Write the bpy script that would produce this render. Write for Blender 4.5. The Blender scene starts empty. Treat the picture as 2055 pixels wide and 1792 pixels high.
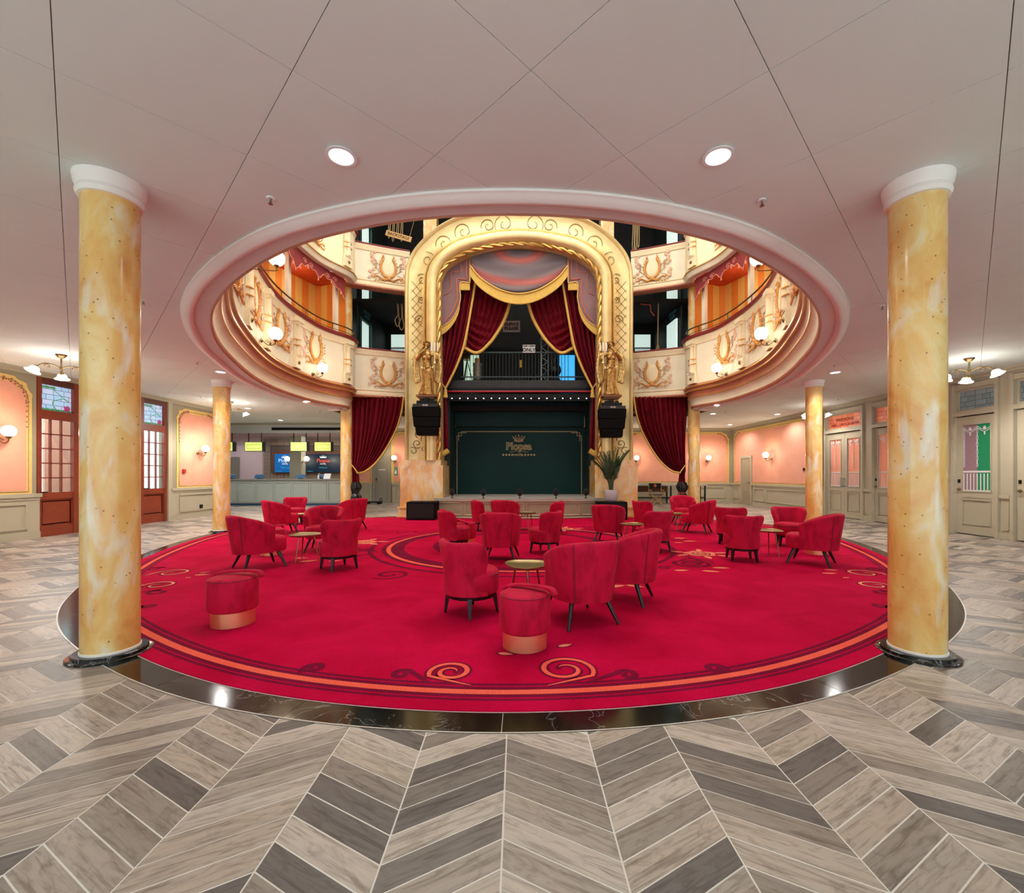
import bpy, bmesh, math, random
from mathutils import Vector, Matrix
random.seed(7)
PI = math.pi
S = bpy.context.scene
COL = S.collection

# ------------------------------------------------------------------ camera, world, big lights, exposure
CAMZ = 1.4
FPX, VX, HY = 897.2, 1050.7, 951.7          # focal length and vanishing point in 2055x1792 pixels
cam = bpy.data.cameras.new('camera')
cam.sensor_fit = 'HORIZONTAL'; cam.sensor_width = 36.0
cam.lens = FPX / 2055 * 36.0
cam.shift_x = -(VX - 1027.5) / 2055
cam.shift_y = (HY - 896.0) / 2055
cam.clip_start = 0.05; cam.clip_end = 200
camo = bpy.data.objects.new('camera', cam); COL.objects.link(camo)
camo.location = (0, 0, CAMZ); camo.rotation_euler = (PI / 2, 0, 0)
S.camera = camo

w = bpy.data.worlds.new('world'); S.world = w; w.use_nodes = True
w.node_tree.nodes['Background'].inputs[0].default_value = (0.86, 0.96, 1.0, 1)
w.node_tree.nodes['Background'].inputs[1].default_value = 2.25
S.view_settings.view_transform = 'Standard'; S.view_settings.look = 'None'
S.view_settings.exposure = -0.15; S.view_settings.gamma = 1.0
S.view_settings.use_curve_mapping = False
S.cycles.use_denoising = True
S.cycles.max_bounces = 4; S.cycles.diffuse_bounces = 3; S.cycles.glossy_bounces = 2; S.cycles.transmission_bounces = 2; S.cycles.transparent_max_bounces = 8
S.cycles.use_adaptive_sampling = True; S.cycles.adaptive_threshold = .14; S.cycles.adaptive_min_samples = 12
S.cycles.sample_clamp_indirect = 4.0
S.cycles.caustics_reflective = False; S.cycles.caustics_refractive = False

def lamp(kind, name, loc, power, col=(1, .9, .78), size=.1, rot=(0, 0, 0), sizey=None, parent=None, spot=None):
    d = bpy.data.lights.new(name, kind); d.energy = power; d.color = col
    if kind == 'AREA':
        d.size = size
        if sizey: d.shape = 'RECTANGLE'; d.size_y = sizey
    elif kind == 'SPOT':
        d.shadow_soft_size = size; d.spot_size = spot or 2.2; d.spot_blend = .6
    else:
        d.shadow_soft_size = size
    o = bpy.data.objects.new(name, d); COL.objects.link(o)
    o.location = loc; o.rotation_euler = rot
    if parent: o.parent = parent
    return o

# one broad unseen lamp high over the round auditorium, standing in for house lights
lamp('AREA', 'house_light', (-.1, 10.5, 12.6), 900, (1, .97, .90), 9, (0, 0, 0), 9)

# ------------------------------------------------------------------ helpers
def C(h, a=1):
    h = h.lstrip('#'); r = [int(h[i:i + 2], 16) / 255 for i in (0, 2, 4)]
    return tuple(x / 12.92 if x <= .04045 else ((x + .055) / 1.055) ** 2.4 for x in r) + (a,)
def at(px, py, Y):
    return Vector(((px - VX) * Y / FPX, Y, CAMZ + (HY - py) * Y / FPX))
def F(px, py):                      # a floor point
    Y = FPX * CAMZ / (py - HY)
    return ((px - VX) * Y / FPX, Y)

class MB:
    def __init__(s): s.v = []; s.f = []
    def add(s, vs, fs):
        n = len(s.v); s.v += [tuple(q) for q in vs]; s.f += [tuple(i + n for i in f) for f in fs]; return s
    def box(s, c, d, rz=0):
        x, y, z = [k / 2 for k in d]; ca, sa = math.cos(rz), math.sin(rz)
        vs = []
        for dz in (-z, z):
            for dx, dy in ((-x, -y), (x, -y), (x, y), (-x, y)):
                vs.append((c[0] + dx * ca - dy * sa, c[1] + dx * sa + dy * ca, c[2] + dz))
        return s.add(vs, [(0, 3, 2, 1), (4, 5, 6, 7), (0, 1, 5, 4), (1, 2, 6, 5), (2, 3, 7, 6), (3, 0, 4, 7)])
    def bb(s, a, b):
        return s.box([(a[i] + b[i]) / 2 for i in range(3)], [abs(b[i] - a[i]) for i in range(3)])
    def extrude(s, poly, vec):
        n = len(poly); vec = Vector(vec); p = [Vector(q) for q in poly]
        vs = p + [q + vec for q in p]
        fs = [tuple(range(n - 1, -1, -1)), tuple(range(n, 2 * n))] + [(i, (i + 1) % n, n + (i + 1) % n, n + i) for i in range(n)]
        return s.add(vs, fs)
    def prism(s, poly, z0, z1):
        return s.extrude([(p[0], p[1], z0) for p in poly], (0, 0, z1 - z0))
    def tube(s, pts, r, n=8, closed=False, flat=None):
        pts = [Vector(p) for p in pts]; m = len(pts)
        rs = r if isinstance(r, (list, tuple)) else [r] * m
        up = Vector((0, 0, 1)); vs = []; pn = None
        for i, p in enumerate(pts):
            if closed: t = pts[(i + 1) % m] - pts[i - 1]
            else: t = pts[min(i + 1, m - 1)] - pts[max(i - 1, 0)]
            if t.length < 1e-9: t = Vector((0, 0, 1))
            t.normalize()
            if pn is None:
                a = up if abs(t.z) < .95 else Vector((1, 0, 0))
                pn = (a - t * a.dot(t)).normalized()
            else:
                pn = pn - t * pn.dot(t)
                if pn.length < 1e-6: pn = t.orthogonal()
                pn.normalize()
            b = t.cross(pn)
            for k in range(n):
                a = 2 * PI * k / n
                vs.append(p + (pn * math.cos(a) + b * math.sin(a)) * rs[i])
        fs = []
        for i in range(m if closed else m - 1):
            for k in range(n):
                a, b2 = i * n + k, i * n + (k + 1) % n; c, d = ((i + 1) % m) * n + (k + 1) % n, ((i + 1) % m) * n + k
                fs.append((a, b2, c, d))
        if not closed: fs += [tuple(range(n - 1, -1, -1)), tuple(range((m - 1) * n, m * n))]
        return s.add(vs, fs)
    def lathe(s, prof, n=24, o=(0, 0, 0), cap=True, sx=1, sy=1):
        vs = []
        for r, z in prof:
            for k in range(n):
                a = 2 * PI * k / n; vs.append((o[0] + r * sx * math.cos(a), o[1] + r * sy * math.sin(a), o[2] + z))
        fs = []; m = len(prof)
        for i in range(m - 1):
            for k in range(n):
                fs.append((i * n + k, i * n + (k + 1) % n, (i + 1) * n + (k + 1) % n, (i + 1) * n + k))
        if cap: fs += [tuple(range(n - 1, -1, -1)), tuple(range((m - 1) * n, m * n))]
        return s.add(vs, fs)
    def sphere(s, c, r, nu=16, nv=10):
        if not isinstance(r, (tuple, list)): r = (r, r, r)
        prof = [(max(1e-4, math.sin(PI * j / nv)), -math.cos(PI * j / nv)) for j in range(nv + 1)]
        k = len(s.v); s.lathe(prof, nu)
        for i in range(k, len(s.v)):
            q = s.v[i]; s.v[i] = (c[0] + q[0] * r[0], c[1] + q[1] * r[1], c[2] + q[2] * r[2])
        return s
    def grid(s, fn, nu, nv, cu=False, cv=False):
        vs = [fn(i / (nu if cu else nu - 1), j / (nv if cv else nv - 1)) for j in range(nv) for i in range(nu)]
        fs = []
        for j in range(nv if cv else nv - 1):
            for i in range(nu if cu else nu - 1):
                i2, j2 = (i + 1) % nu, (j + 1) % nv
                fs.append((j * nu + i, j * nu + i2, j2 * nu + i2, j2 * nu + i))
        return s.add(vs, fs)
    def xf(s, M, start=0):
        for i in range(start, len(s.v)): s.v[i] = tuple(M @ Vector(s.v[i]))
        return s
    def mesh(s, name, mat, smooth=35):
        me = bpy.data.meshes.new(name); me.from_pydata(s.v, [], s.f)
        if smooth:
            me.shade_smooth()
            if smooth < 180: me.set_sharp_from_angle(angle=math.radians(smooth))
        if mat is not None: me.materials.append(mat)
        return me
    def build(s, name, mat, parent=None, smooth=35, world=False, label=None, fix=True):
        me = s.mesh(name, mat, smooth)
        if fix:
            b = bmesh.new(); b.from_mesh(me); bmesh.ops.recalc_face_normals(b, faces=b.faces); b.to_mesh(me); b.free()
        o = bpy.data.objects.new(name, me); COL.objects.link(o)
        if parent:
            o.parent = parent
            if world: o.matrix_parent_inverse = parent.matrix_basis.inverted()
        if label: o['label'] = label
        return o

def tag(o, label=None, cat=None, group=None, kind=None):
    if label: o['label'] = label
    if cat: o['category'] = cat
    if group: o['group'] = group
    if kind: o['kind'] = kind
    return o
def thing(name, label, cat, loc=(0, 0, 0), rz=0, group=None, kind=None):
    o = bpy.data.objects.new(name, None); COL.objects.link(o)
    o.location = loc; o.rotation_euler = (0, 0, rz); o.empty_display_size = .1
    return tag(o, label, cat, group, kind)
def copy_tree(o, parent=None):
    c = o.copy(); COL.objects.link(c)
    if parent: c.parent = parent
    for ch in o.children: copy_tree(ch, c)
    return c
def dup(o, loc, rz=None, label=None, group=None, scale=None):
    c = copy_tree(o); c.location = loc
    if rz is not None: c.rotation_euler = (0, 0, rz)
    if label: c['label'] = label
    if group: c['group'] = group
    if scale: c.scale = scale
    return c

def catmull(pts, n=8, closed=False):
    out = []; m = len(pts); P = [Vector(p) for p in pts]
    rng = range(m if closed else m - 1)
    for i in rng:
        p1, p2 = P[i], P[(i + 1) % m]
        p0 = P[i - 1] if (closed or i > 0) else p1 * 2 - p2
        p3 = P[(i + 2) % m] if (closed or i + 2 < m) else p2 * 2 - p1
        for k in range(n):
            t = k / n
            out.append(.5 * ((2 * p1) + (p2 - p0) * t + (2 * p0 - 5 * p1 + 4 * p2 - p3) * t * t + (3 * p1 - p0 - 3 * p2 + p3) * t ** 3))
    if not closed: out.append(P[-1])
    return out
def interp(tab, x):
    if x <= tab[0][0]: return tab[0][1]
    for (a, b), (c, d) in zip(tab, tab[1:]):
        if x <= c: return b + (d - b) * (x - a) / (c - a)
    return tab[-1][1]

# ------------------------------------------------------------------ materials
MATS = {}
class NB:
    def __init__(s, m): s.t = m.node_tree; s.n = s.t.nodes; s.b = s.n['Principled BSDF']
    def new(s, ty, **kw):
        n = s.n.new(ty)
        for k, v in kw.items(): setattr(n, k, v)
        return n
    def link(s, a, b): s.t.links.new(a, b)
    def coord(s, scale=(1, 1, 1), rot=(0, 0, 0), rnd=0):
        c = s.new('ShaderNodeTexCoord'); mp = s.new('ShaderNodeMapping')
        mp.inputs['Scale'].default_value = scale; mp.inputs['Rotation'].default_value = rot
        s.link(c.outputs['Object'], mp.inputs['Vector'])
        return mp
    def noise(s, vec, scale=5, detail=4, rough=.5, dist=0):
        n = s.new('ShaderNodeTexNoise'); n.inputs['Scale'].default_value = scale; n.inputs['Detail'].default_value = detail
        n.inputs['Roughness'].default_value = rough; n.inputs['Distortion'].default_value = dist
        if vec is not None: s.link(vec, n.inputs['Vector'])
        return n
    def ramp(s, fac, stops, interp_='LINEAR'):
        r = s.new('ShaderNodeValToRGB'); e = r.color_ramp.elements; r.color_ramp.interpolation = interp_
        while len(e) < len(stops): e.new(.5)
        for k, (p, c) in enumerate(stops): e[k].position = p; e[k].color = c if not isinstance(c, str) else C(c)
        s.link(fac, r.inputs[0]); return r
    def mix(s, fac, a, b, mode='MIX'):
        m = s.new('ShaderNodeMix', data_type='RGBA', blend_type=mode)
        for sock, v in ((m.inputs[0], fac), (m.inputs[6], a), (m.inputs[7], b)):
            if hasattr(v, 'is_output') or hasattr(v, 'links'): s.link(v, sock)
            else: sock.default_value = v
        return m.outputs[2]
    def bump(s, h, strength=.3, dist=.01):
        b = s.new('ShaderNodeBump'); b.inputs['Strength'].default_value = strength; b.inputs['Distance'].default_value = dist
        s.link(h, b.inputs['Height']); s.link(b.outputs[0], s.b.inputs['Normal'])
def base(name, col='#808080', rough=.5, metal=0, emit=None, estr=1, sheen=0, coat=0, spec=None):
    m = bpy.data.materials.new(name); m.use_nodes = True; nb = NB(m); b = nb.b
    b.inputs['Base Color'].default_value = C(col) if isinstance(col, str) else col
    b.inputs['Roughness'].default_value = rough; b.inputs['Metallic'].default_value = metal
    if emit: b.inputs['Emission Color'].default_value = C(emit); b.inputs['Emission Strength'].default_value = estr
    if sheen: b.inputs['Sheen Weight'].default_value = sheen; b.inputs['Sheen Roughness'].default_value = .4
    if coat: b.inputs['Coat Weight'].default_value = coat; b.inputs['Coat Roughness'].default_value = .1
    if spec is not None: b.inputs['Specular IOR Level'].default_value = spec
    m.diffuse_color = b.inputs['Base Color'].default_value
    return m, nb
def simple(name, col, rough=.5, metal=0, var=0, vscale=4, bump=0, bscale=60, **kw):
    if name in MATS: return MATS[name]
    m, nb = base(name, col, rough, metal, **kw)
    if var:
        co = nb.coord(); n = nb.noise(co.outputs[0], vscale, 5)
        c = C(col); lo = tuple(x * (1 - var) for x in c[:3]) + (1,); hi = tuple(min(1, x * (1 + var)) for x in c[:3]) + (1,)
        r = nb.ramp(n.outputs['Fac'], [(.3, lo), (.7, hi)]); nb.link(r.outputs[0], nb.b.inputs['Base Color'])
    if bump:
        co = nb.coord(); n = nb.noise(co.outputs[0], bscale, 3); nb.bump(n.outputs['Fac'], bump, .005)
    MATS[name] = m; return m

# plain finishes
white_plaster = simple('white_plaster', '#efe8e0', .7, var=.03, vscale=1.5)
panel_mat = simple('ceiling_panel', '#dfe5e0', .75, var=.03, vscale=.8)
joint_mat = simple('panel_joint', '#7d6e64', .9)
taupe = simple('taupe_paint', '#b5ab94', .45, var=.03, vscale=2)
taupe_dark = simple('taupe_dark', '#a0967f', .5, var=.03)
sage = simple('sage_counter', '#a9b1a8', .4, var=.03)
pink = simple('pink_wallpaper', '#eba389', .7, var=.04, vscale=3)
goldpaint = simple('ochre_border', '#ecc878', .6, var=.06, vscale=8)
mahog = simple('mahogany', '#8a3a24', .35, var=.12, vscale=6)
mahog_dark = simple('mahogany_dark', '#5f2a1e', .4, var=.1, vscale=6)
black = simple('black_paint', '#090a0b', .5, spec=.25)
blackm = simple('black_matte', '#08090a', .8)
speaker_mat = simple('speaker_black', '#050506', .7, bump=.2, bscale=200, spec=.15)
dkgreen = simple('stage_green', '#0b3030', .6, var=.15, vscale=.8, spec=.2)
dkgrey = simple('soot_grey', '#1c1e1f', .7, var=.2, vscale=1.2)
steel = simple('brushed_steel', '#9a9a98', .35, 1)
blackwood = simple('ebonised_wood', '#0c0b0b', .35)
brass = simple('antique_brass', '#8f7a52', .35, 1, var=.2, vscale=20)
gold = simple('gilt', '#cfa860', .32, .9, var=.22, vscale=3)
goldlight = simple('pale_gilt', '#e4cc92', .36, .5, var=.1, vscale=2.5)
goldbead = simple('gold_bead', '#d9a85c', .35, .6)
bronze = simple('statue_bronze', '#a8824c', .34, .8, var=.5, vscale=14)
copper = simple('copper', '#f2b890', .34, .9, var=.08, vscale=5)
cream = simple('cream_relief', '#f1e2bf', .55, var=.07, vscale=1.3)
creamlow = simple('cream_plaster', '#efe6cd', .6, var=.06, vscale=1.5)
terracotta = simple('terracotta_moulding', '#b9745a', .5, var=.12, vscale=4)
ochre_relief = simple('ochre_relief', '#d99a4e', .5, var=.25, vscale=12)
blossom_mat = simple('blossom_relief', '#ecc6ac', .6, var=.15, vscale=30)
redrail = simple('red_rail', '#7d1d22', .45)
redpaint = simple('scarlet_paint', '#c9481f', .6, var=.1)
fringe_mat = simple('gold_fringe', '#dfb75a', .8, var=.2, vscale=60)
rope_mat = simple('hemp_rope', '#a58c63', .9)
leaf_mat = simple('palm_leaf', '#2f4a2a', .45, var=.35, vscale=6)
pot_mat = simple('grey_pot', '#aeb0b8', .6)
candle = simple('candle_wax', '#eef0f5', .5)
white_enamel = simple('white_enamel', '#eeeeee', .4)
stage_top = simple('stage_boards', '#a9a6a0', .5, var=.15, vscale=3)
tabletop = simple('brass_tray', '#a08f62', .33, .8, var=.12, vscale=6)
wood_light = simple('beech_wood', '#c79a5f', .5, var=.12)
plastic_black = simple('black_film', '#0a0b0d', .25, bump=.6, bscale=14)
monitor_blue = simple('monitor_back', '#2e5d86', .4)
grey_door = simple('grey_door', '#8c877b', .5)
silver = simple('silver_sign', '#b9b6b4', .5, .2)
bulb = simple('lit_globe', '#ffffff', .4, emit='#fff1da', estr=6)
shade = simple('lit_glass_shade', '#ffffff', .4, emit='#fff6ea', estr=3)
downl = simple('lit_downlight', '#ffffff', .4, emit='#fffdf8', estr=14)
stagedot = simple('lit_lens', '#ffffff', .4, emit='#f4f8ff', estr=.9)
lantern_face = simple('lit_lantern', '#d8e27a', .5, emit='#d3df72', estr=.85)
daylight = simple('daylit_glazing', '#dff4f4', .4, emit='#cfeef2', estr=1.6)
backroom = simple('lit_room_window', '#dcece4', .5, emit='#cfe6de', estr=.9)
bluelight = simple('blue_window', '#58b6e6', .5, emit='#3aa6e8', estr=1.3)
gold_print = simple('gold_print', '#c3ab7c', .5)

def col_mat():
    m, nb = base('sienna_marble', '#e8b762', .22, coat=.25)
    co = nb.coord((1, 1, .55), (0.25, .2, 0))
    n = nb.noise(co.outputs[0], 2.6, 6, .6, .9)
    r = nb.ramp(n.outputs['Fac'], [(.28, '#d0924a'), (.40, '#e6b064'), (.50, '#ecc276'), (.58, '#efd392'), (.68, '#ece6d2'), (.8, '#e6dfca')])
    n2 = nb.noise(nb.coord((2, 2, 1)).outputs[0], 1.6, 3)
    r2 = nb.ramp(n2.outputs['Fac'], [(.35, (.9, .78, .68, 1)), (.65, (1, 1, 1, 1))])
    c = nb.mix(.8, r.outputs[0], r2.outputs[0], 'MULTIPLY')
    n4 = nb.noise(nb.coord((3.2, 3.2, .9), (.45, .35, 0)).outputs[0], 1.4, 4, .55, .4)
    r4 = nb.ramp(n4.outputs['Fac'], [(.56, (0, 0, 0, 1)), (.70, (.8, .8, .8, 1))]); c = nb.mix(r4.outputs[0], c, C('#e9e6d8'))
    v = nb.new('ShaderNodeTexVoronoi'); v.inputs['Scale'].default_value = 16; nb.link(nb.coord().outputs[0], v.inputs['Vector'])
    r3 = nb.ramp(v.outputs['Distance'], [(.085, (.16, .1, .04, 1)), (.115, (1, 1, 1, 1))])
    nb.link(nb.mix(.75, c, r3.outputs[0], 'MULTIPLY'), nb.b.inputs['Base Color'])
    return m
marble_col = col_mat()
def tile_mat(name, ang):
    m, nb = base(name, '#a08f7e', .42, spec=.45)
    oi = nb.new('ShaderNodeObjectInfo'); atn = nb.new('ShaderNodeAttribute', attribute_name='rnd')
    add = nb.new('ShaderNodeMath', operation='ADD'); nb.link(oi.outputs['Random'], add.inputs[0]); nb.link(atn.outputs['Fac'], add.inputs[1])
    fr = nb.new('ShaderNodeMath', operation='FRACT'); nb.link(add.outputs[0], fr.inputs[0])
    pal = nb.ramp(fr.outputs[0], [(0, '#bdb0a3'), (.16, '#a6998d'), (.30, '#7a716a'), (.42, '#b0a192'), (.56, '#94887e'), (.68, '#6a635f'), (.80, '#b7a99a'), (.92, '#897e76')], 'CONSTANT')
    off = nb.new('ShaderNodeMath', operation='MULTIPLY'); off.inputs[1].default_value = 37.0; nb.link(fr.outputs[0], off.inputs[0])
    tc = nb.new('ShaderNodeTexCoord'); va = nb.new('ShaderNodeVectorMath', operation='ADD')
    mp = nb.new('ShaderNodeMapping'); mp.inputs['Rotation'].default_value = (0, 0, -ang); mp.inputs['Scale'].default_value = (1, 1, 1)
    nb.link(tc.outputs['Object'], mp.inputs['Vector'])
    nb.link(mp.outputs[0], va.inputs[0]); nb.link(off.outputs[0], va.inputs[1])
    sc = nb.new('ShaderNodeVectorMath', operation='MULTIPLY'); sc.inputs[1].default_value = (2.2, 26, 1); nb.link(va.outputs[0], sc.inputs[0])
    n = nb.noise(sc.outputs[0], 1.6, 6, .6, 1.2)
    g = nb.ramp(n.outputs['Fac'], [(.33, (.58, .55, .53, 1)), (.5, (1, 1, 1, 1)), (.72, (1.12, 1.1, 1.08, 1))])
    sc2 = nb.new('ShaderNodeVectorMath', operation='MULTIPLY'); sc2.inputs[1].default_value = (3.5, 9, 1); nb.link(va.outputs[0], sc2.inputs[0])
    n2 = nb.noise(sc2.outputs[0], 1.3, 4, .6, 2.5)
    g2 = nb.ramp(n2.outputs['Fac'], [(.36, (.72, .7, .68, 1)), (.5, (1, 1, 1, 1))])
    c = nb.mix(1, pal.outputs[0], g.outputs[0], 'MULTIPLY'); c = nb.mix(.8, c, g2.outputs[0], 'MULTIPLY')
    nb.link(c, nb.b.inputs['Base Color']); nb.bump(n.outputs['Fac'], .08, .003)
    return m
grout = simple('grout', '#e2dcd3', .8)
def black_marble():
    m, nb = base('black_marble', '#101312', .12, coat=.2)
    co = nb.coord(); n = nb.noise(co.outputs[0], 2.3, 6, .6, 1.2)
    mth = nb.new('ShaderNodeMath', operation='SUBTRACT'); mth.inputs[1].default_value = .5; nb.link(n.outputs['Fac'], mth.inputs[0])
    ab = nb.new('ShaderNodeMath', operation='ABSOLUTE'); nb.link(mth.outputs[0], ab.inputs[0])
    r = nb.ramp(ab.outputs[0], [(0, '#8d908c'), (.006, '#3a3d3b'), (.016, '#101413')])
    n2 = nb.noise(co.outputs[0], 1.1, 2); r2 = nb.ramp(n2.outputs['Fac'], [(.45, (.0, .0, .0, 1)), (.6, (1, 1, 1, 1))])
    nb.link(nb.mix(r2.outputs[0], C('#0e1211'), r.outputs[0]), nb.b.inputs['Base Color']); return m
bmarble = black_marble()
def carpet_m(name, a, b, bump=.5):
    m, nb = base(name, a, .95, spec=.05)
    co = nb.coord(); n = nb.noise(co.outputs[0], 1.7, 6, .6, .5); r = nb.ramp(n.outputs['Fac'], [(.32, a), (.72, b)])
    n3 = nb.noise(co.outputs[0], 90, 2); r3 = nb.ramp(n3.outputs['Fac'], [(.3, (.8, .8, .8, 1)), (.7, (1.1, 1.1, 1.1, 1))])
    nb.link(nb.mix(1, r.outputs[0], r3.outputs[0], 'MULTIPLY'), nb.b.inputs['Base Color'])
    nb.bump(n3.outputs['Fac'], bump, .004); return m
carpet_red = carpet_m('crimson_pile', '#b00030', '#cf0a46')
carpet_dark = carpet_m('maroon_pile', '#6e0a2c', '#84173a')
carpet_orange = carpet_m('coral_pile', '#ee5a48', '#f46c55')
carpet_salmon = carpet_m('salmon_pile', '#ee8068', '#f39a78')
def velvet(name, a, b, sheen=.55):
    m, nb = base(name, a, .7, sheen=sheen, spec=.15)
    nb.b.inputs['Sheen Tint'].default_value = C('#ff6a7a')
    oi = nb.new('ShaderNodeObjectInfo')
    mp = nb.coord((1, 1, .45)); va = nb.new('ShaderNodeVectorMath', operation='ADD'); nb.link(mp.outputs[0], va.inputs[0]); nb.link(oi.outputs['Location'], va.inputs[1])
    n = nb.noise(va.outputs[0], 9, 5, .6, .3); r = nb.ramp(n.outputs['Fac'], [(.3, a), (.55, b), (.8, b)])
    nb.link(r.outputs[0], nb.b.inputs['Base Color'])
    nb.bump(n.outputs['Fac'], .12, .01); return m
velvet_red = velvet('red_velvet', '#970526', '#c20d3a', .16)
curtain_red = velvet('curtain_velvet', '#4c0210', '#70051a', .2)
def stripes():
    m, nb = base('striped_wallpaper', '#f0a04a', .7)
    return m
stripe_a = simple('orange_stripe', '#ee9138', .7)
stripe_b = simple('yellow_stripe', '#f5c76a', .7)
def glass_m(name, tint=(1, 1, 1, 1), fac=.12):
    m = bpy.data.materials.new(name); m.use_nodes = True; t = m.node_tree; t.nodes.clear()
    o = t.nodes.new('ShaderNodeOutputMaterial'); mx = t.nodes.new('ShaderNodeMixShader'); tr = t.nodes.new('ShaderNodeBsdfTransparent'); g = t.nodes.new('ShaderNodeBsdfGlossy')
    tr.inputs[0].default_value = tint; g.inputs['Roughness'].default_value = .03; mx.inputs[0].default_value = fac
    t.links.new(tr.outputs[0], mx.inputs[1]); t.links.new(g.outputs[0], mx.inputs[2]); t.links.new(mx.outputs[0], o.inputs[0]); return m
glass = glass_m('clear_glass')
def stained(name, ca, cb, mortar, em):
    m, nb = base(name, ca, .3)
    tc = nb.new('ShaderNodeTexCoord'); mp = nb.new('ShaderNodeMapping'); nb.link(tc.outputs['Object'], mp.inputs[0])
    mp.inputs['Rotation'].default_value = (PI / 2, 0, PI / 2)
    bk = nb.new('ShaderNodeTexBrick'); bk.inputs['Color1'].default_value = C(ca); bk.inputs['Color2'].default_value = C(cb); bk.inputs['Mortar'].default_value = C(mortar)
    bk.inputs['Scale'].default_value = 2.1; bk.inputs['Mortar Size'].default_value = .01; bk.offset_frequency = 2; bk.squash = .7
    sx = nb.new('ShaderNodeSeparateXYZ'); nb.link(tc.outputs['Object'], sx.inputs[0])
    cx = nb.new('ShaderNodeCombineXYZ'); nb.link(sx.outputs[1], cx.inputs[0]); nb.link(sx.outputs[2], cx.inputs[1]); nb.link(cx.outputs[0], bk.inputs['Vector'])
    nb.link(bk.outputs[0], nb.b.inputs['Base Color']); nb.link(bk.outputs[0], nb.b.inputs['Emission Color']); nb.b.inputs['Emission Strength'].default_value = em
    return m
stained_blue = stained('stained_glass_day', '#9cc4e8', '#b7c9ea', '#33424a', .75)
stained_dim = stained('stained_glass_dim', '#6f7f82', '#828c90', '#3a4040', .15)
stained_red = stained('stained_glass_red', '#d9694e', '#e08a64', '#7a3a34', .3)
# ================================================================== THE SHELL
XC = -.12                          # axis of the auditorium
CEIL = 3.67
XL, XR, YB = -10.7, 10.3, 22.0     # wall planes
RING = [(2.405, 0), (2.425, .44), (2.486, .91), (2.588, 1.4), (2.686, 1.75), (2.86, 2.19), (3.08, 2.64), (3.31, 3.04), (3.62, 3.52), (4.01, 4.06), (4.34, 4.42), (4.68, 4.75),
        (5.06, 5.05), (5.78, 5.57), (6.8, 6.12), (7.85, 6.58), (9.4, 7.08), (10.9, 7.3), (12.3, 7.1), (13.5, 6.3), (14.6, 4.8), (15.3, 2.8), (15.6, 0)]
OPEN = [(3.57, 0), (3.67, 1.0), (3.99, 1.98), (4.27, 2.5), (4.77, 3.2), (5.42, 3.93), (6.12, 4.55), (6.9, 5.08), (7.7, 5.52), (8.5, 5.87), (10.1, 6.46), (11.5, 6.80), (12.9, 6.88), (14.2, 6.74), (15.5, 6.25)]
def halfloop(tab, closed):
    h = [(XC + wd, z) for z, wd in tab]
    lf = [(XC - wd, z) for z, wd in reversed(tab)]
    if closed: pts = h + lf[1:-1]; return [(p.x, p.y) for p in catmull([(x, y, 0) for x, y in pts], 6, True)]
    pts = lf[:-1] + h; return [(p.x, p.y) for p in catmull([(x, y, 0) for x, y in pts], 6)]
ring_loop = halfloop(RING, True)                       # closed, starts at the front
open_line = halfloop(OPEN[:-1] + [(14.95, 6.36), (15.3, 6.14), (15.52, 6.2), (15.56, 6.7)], False)
box_line = halfloop(OPEN, False)                      # open: left end, front, right end
def smooth(line, closed, n=4):                          # even spacing, then a few rounds of averaging
    L = [Vector((x, y)) for x, y in line]
    if closed: L.append(L[0])
    s = [0.0]
    for a, b in zip(L, L[1:]): s.append(s[-1] + (b - a).length)
    N = int(s[-1] / .16); out = []; k = 0
    for i in range(N + (0 if closed else 1)):
        q = s[-1] * i / N
        while k < len(s) - 2 and s[k + 1] < q: k += 1
        out.append(L[k].lerp(L[k + 1], (q - s[k]) / max(1e-9, s[k + 1] - s[k])))
    for _ in range(n):
        m = len(out); new = list(out)
        for i in range(m):
            if closed or 0 < i < m - 1: new[i] = out[i - 1] * .25 + out[i] * .5 + out[(i + 1) % m] * .25
        out = new
    return [(p.x, p.y) for p in out]
def offset(line, d, closed):                           # d > 0 goes inwards
    out = []; n = len(line); c = (XC, 9.5)
    for i in range(n):
        a = line[i - 1] if (closed or i > 0) else line[0]; b = line[(i + 1) % n] if (closed or i < n - 1) else line[-1]
        tx, ty = b[0] - a[0], b[1] - a[1]; L = math.hypot(tx, ty) or 1
        nx, ny = -ty / L, tx / L
        out.append((line[i][0] + nx * d, line[i][1] + ny * d))
    return out
ring_loop = smooth(ring_loop, True, 8); open_line = smooth(open_line, False, 5); box_line = smooth(box_line, False, 6)
class Star:                                            # outline as a radius over the angle about a centre
    def __init__(s, loop, c):
        s.c = c; s.t = sorted((math.atan2(y - c[1], x - c[0]), math.hypot(x - c[0], y - c[1])) for x, y in loop)
        a, b = s.t[0], s.t[-1]; s.t = [(b[0] - 2 * PI, b[1])] + s.t + [(a[0] + 2 * PI, a[1])]
    def r(s, a):
        a = (a + PI) % (2 * PI) - PI; return interp(s.t, a)
    def inside(s, p): return math.hypot(p[0] - s.c[0], p[1] - s.c[1]) < s.r(math.atan2(p[1] - s.c[1], p[0] - s.c[0]))
    def pt(s, a): r = s.r(a); return (s.c[0] + r * math.cos(a), s.c[1] + r * math.sin(a))
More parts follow.
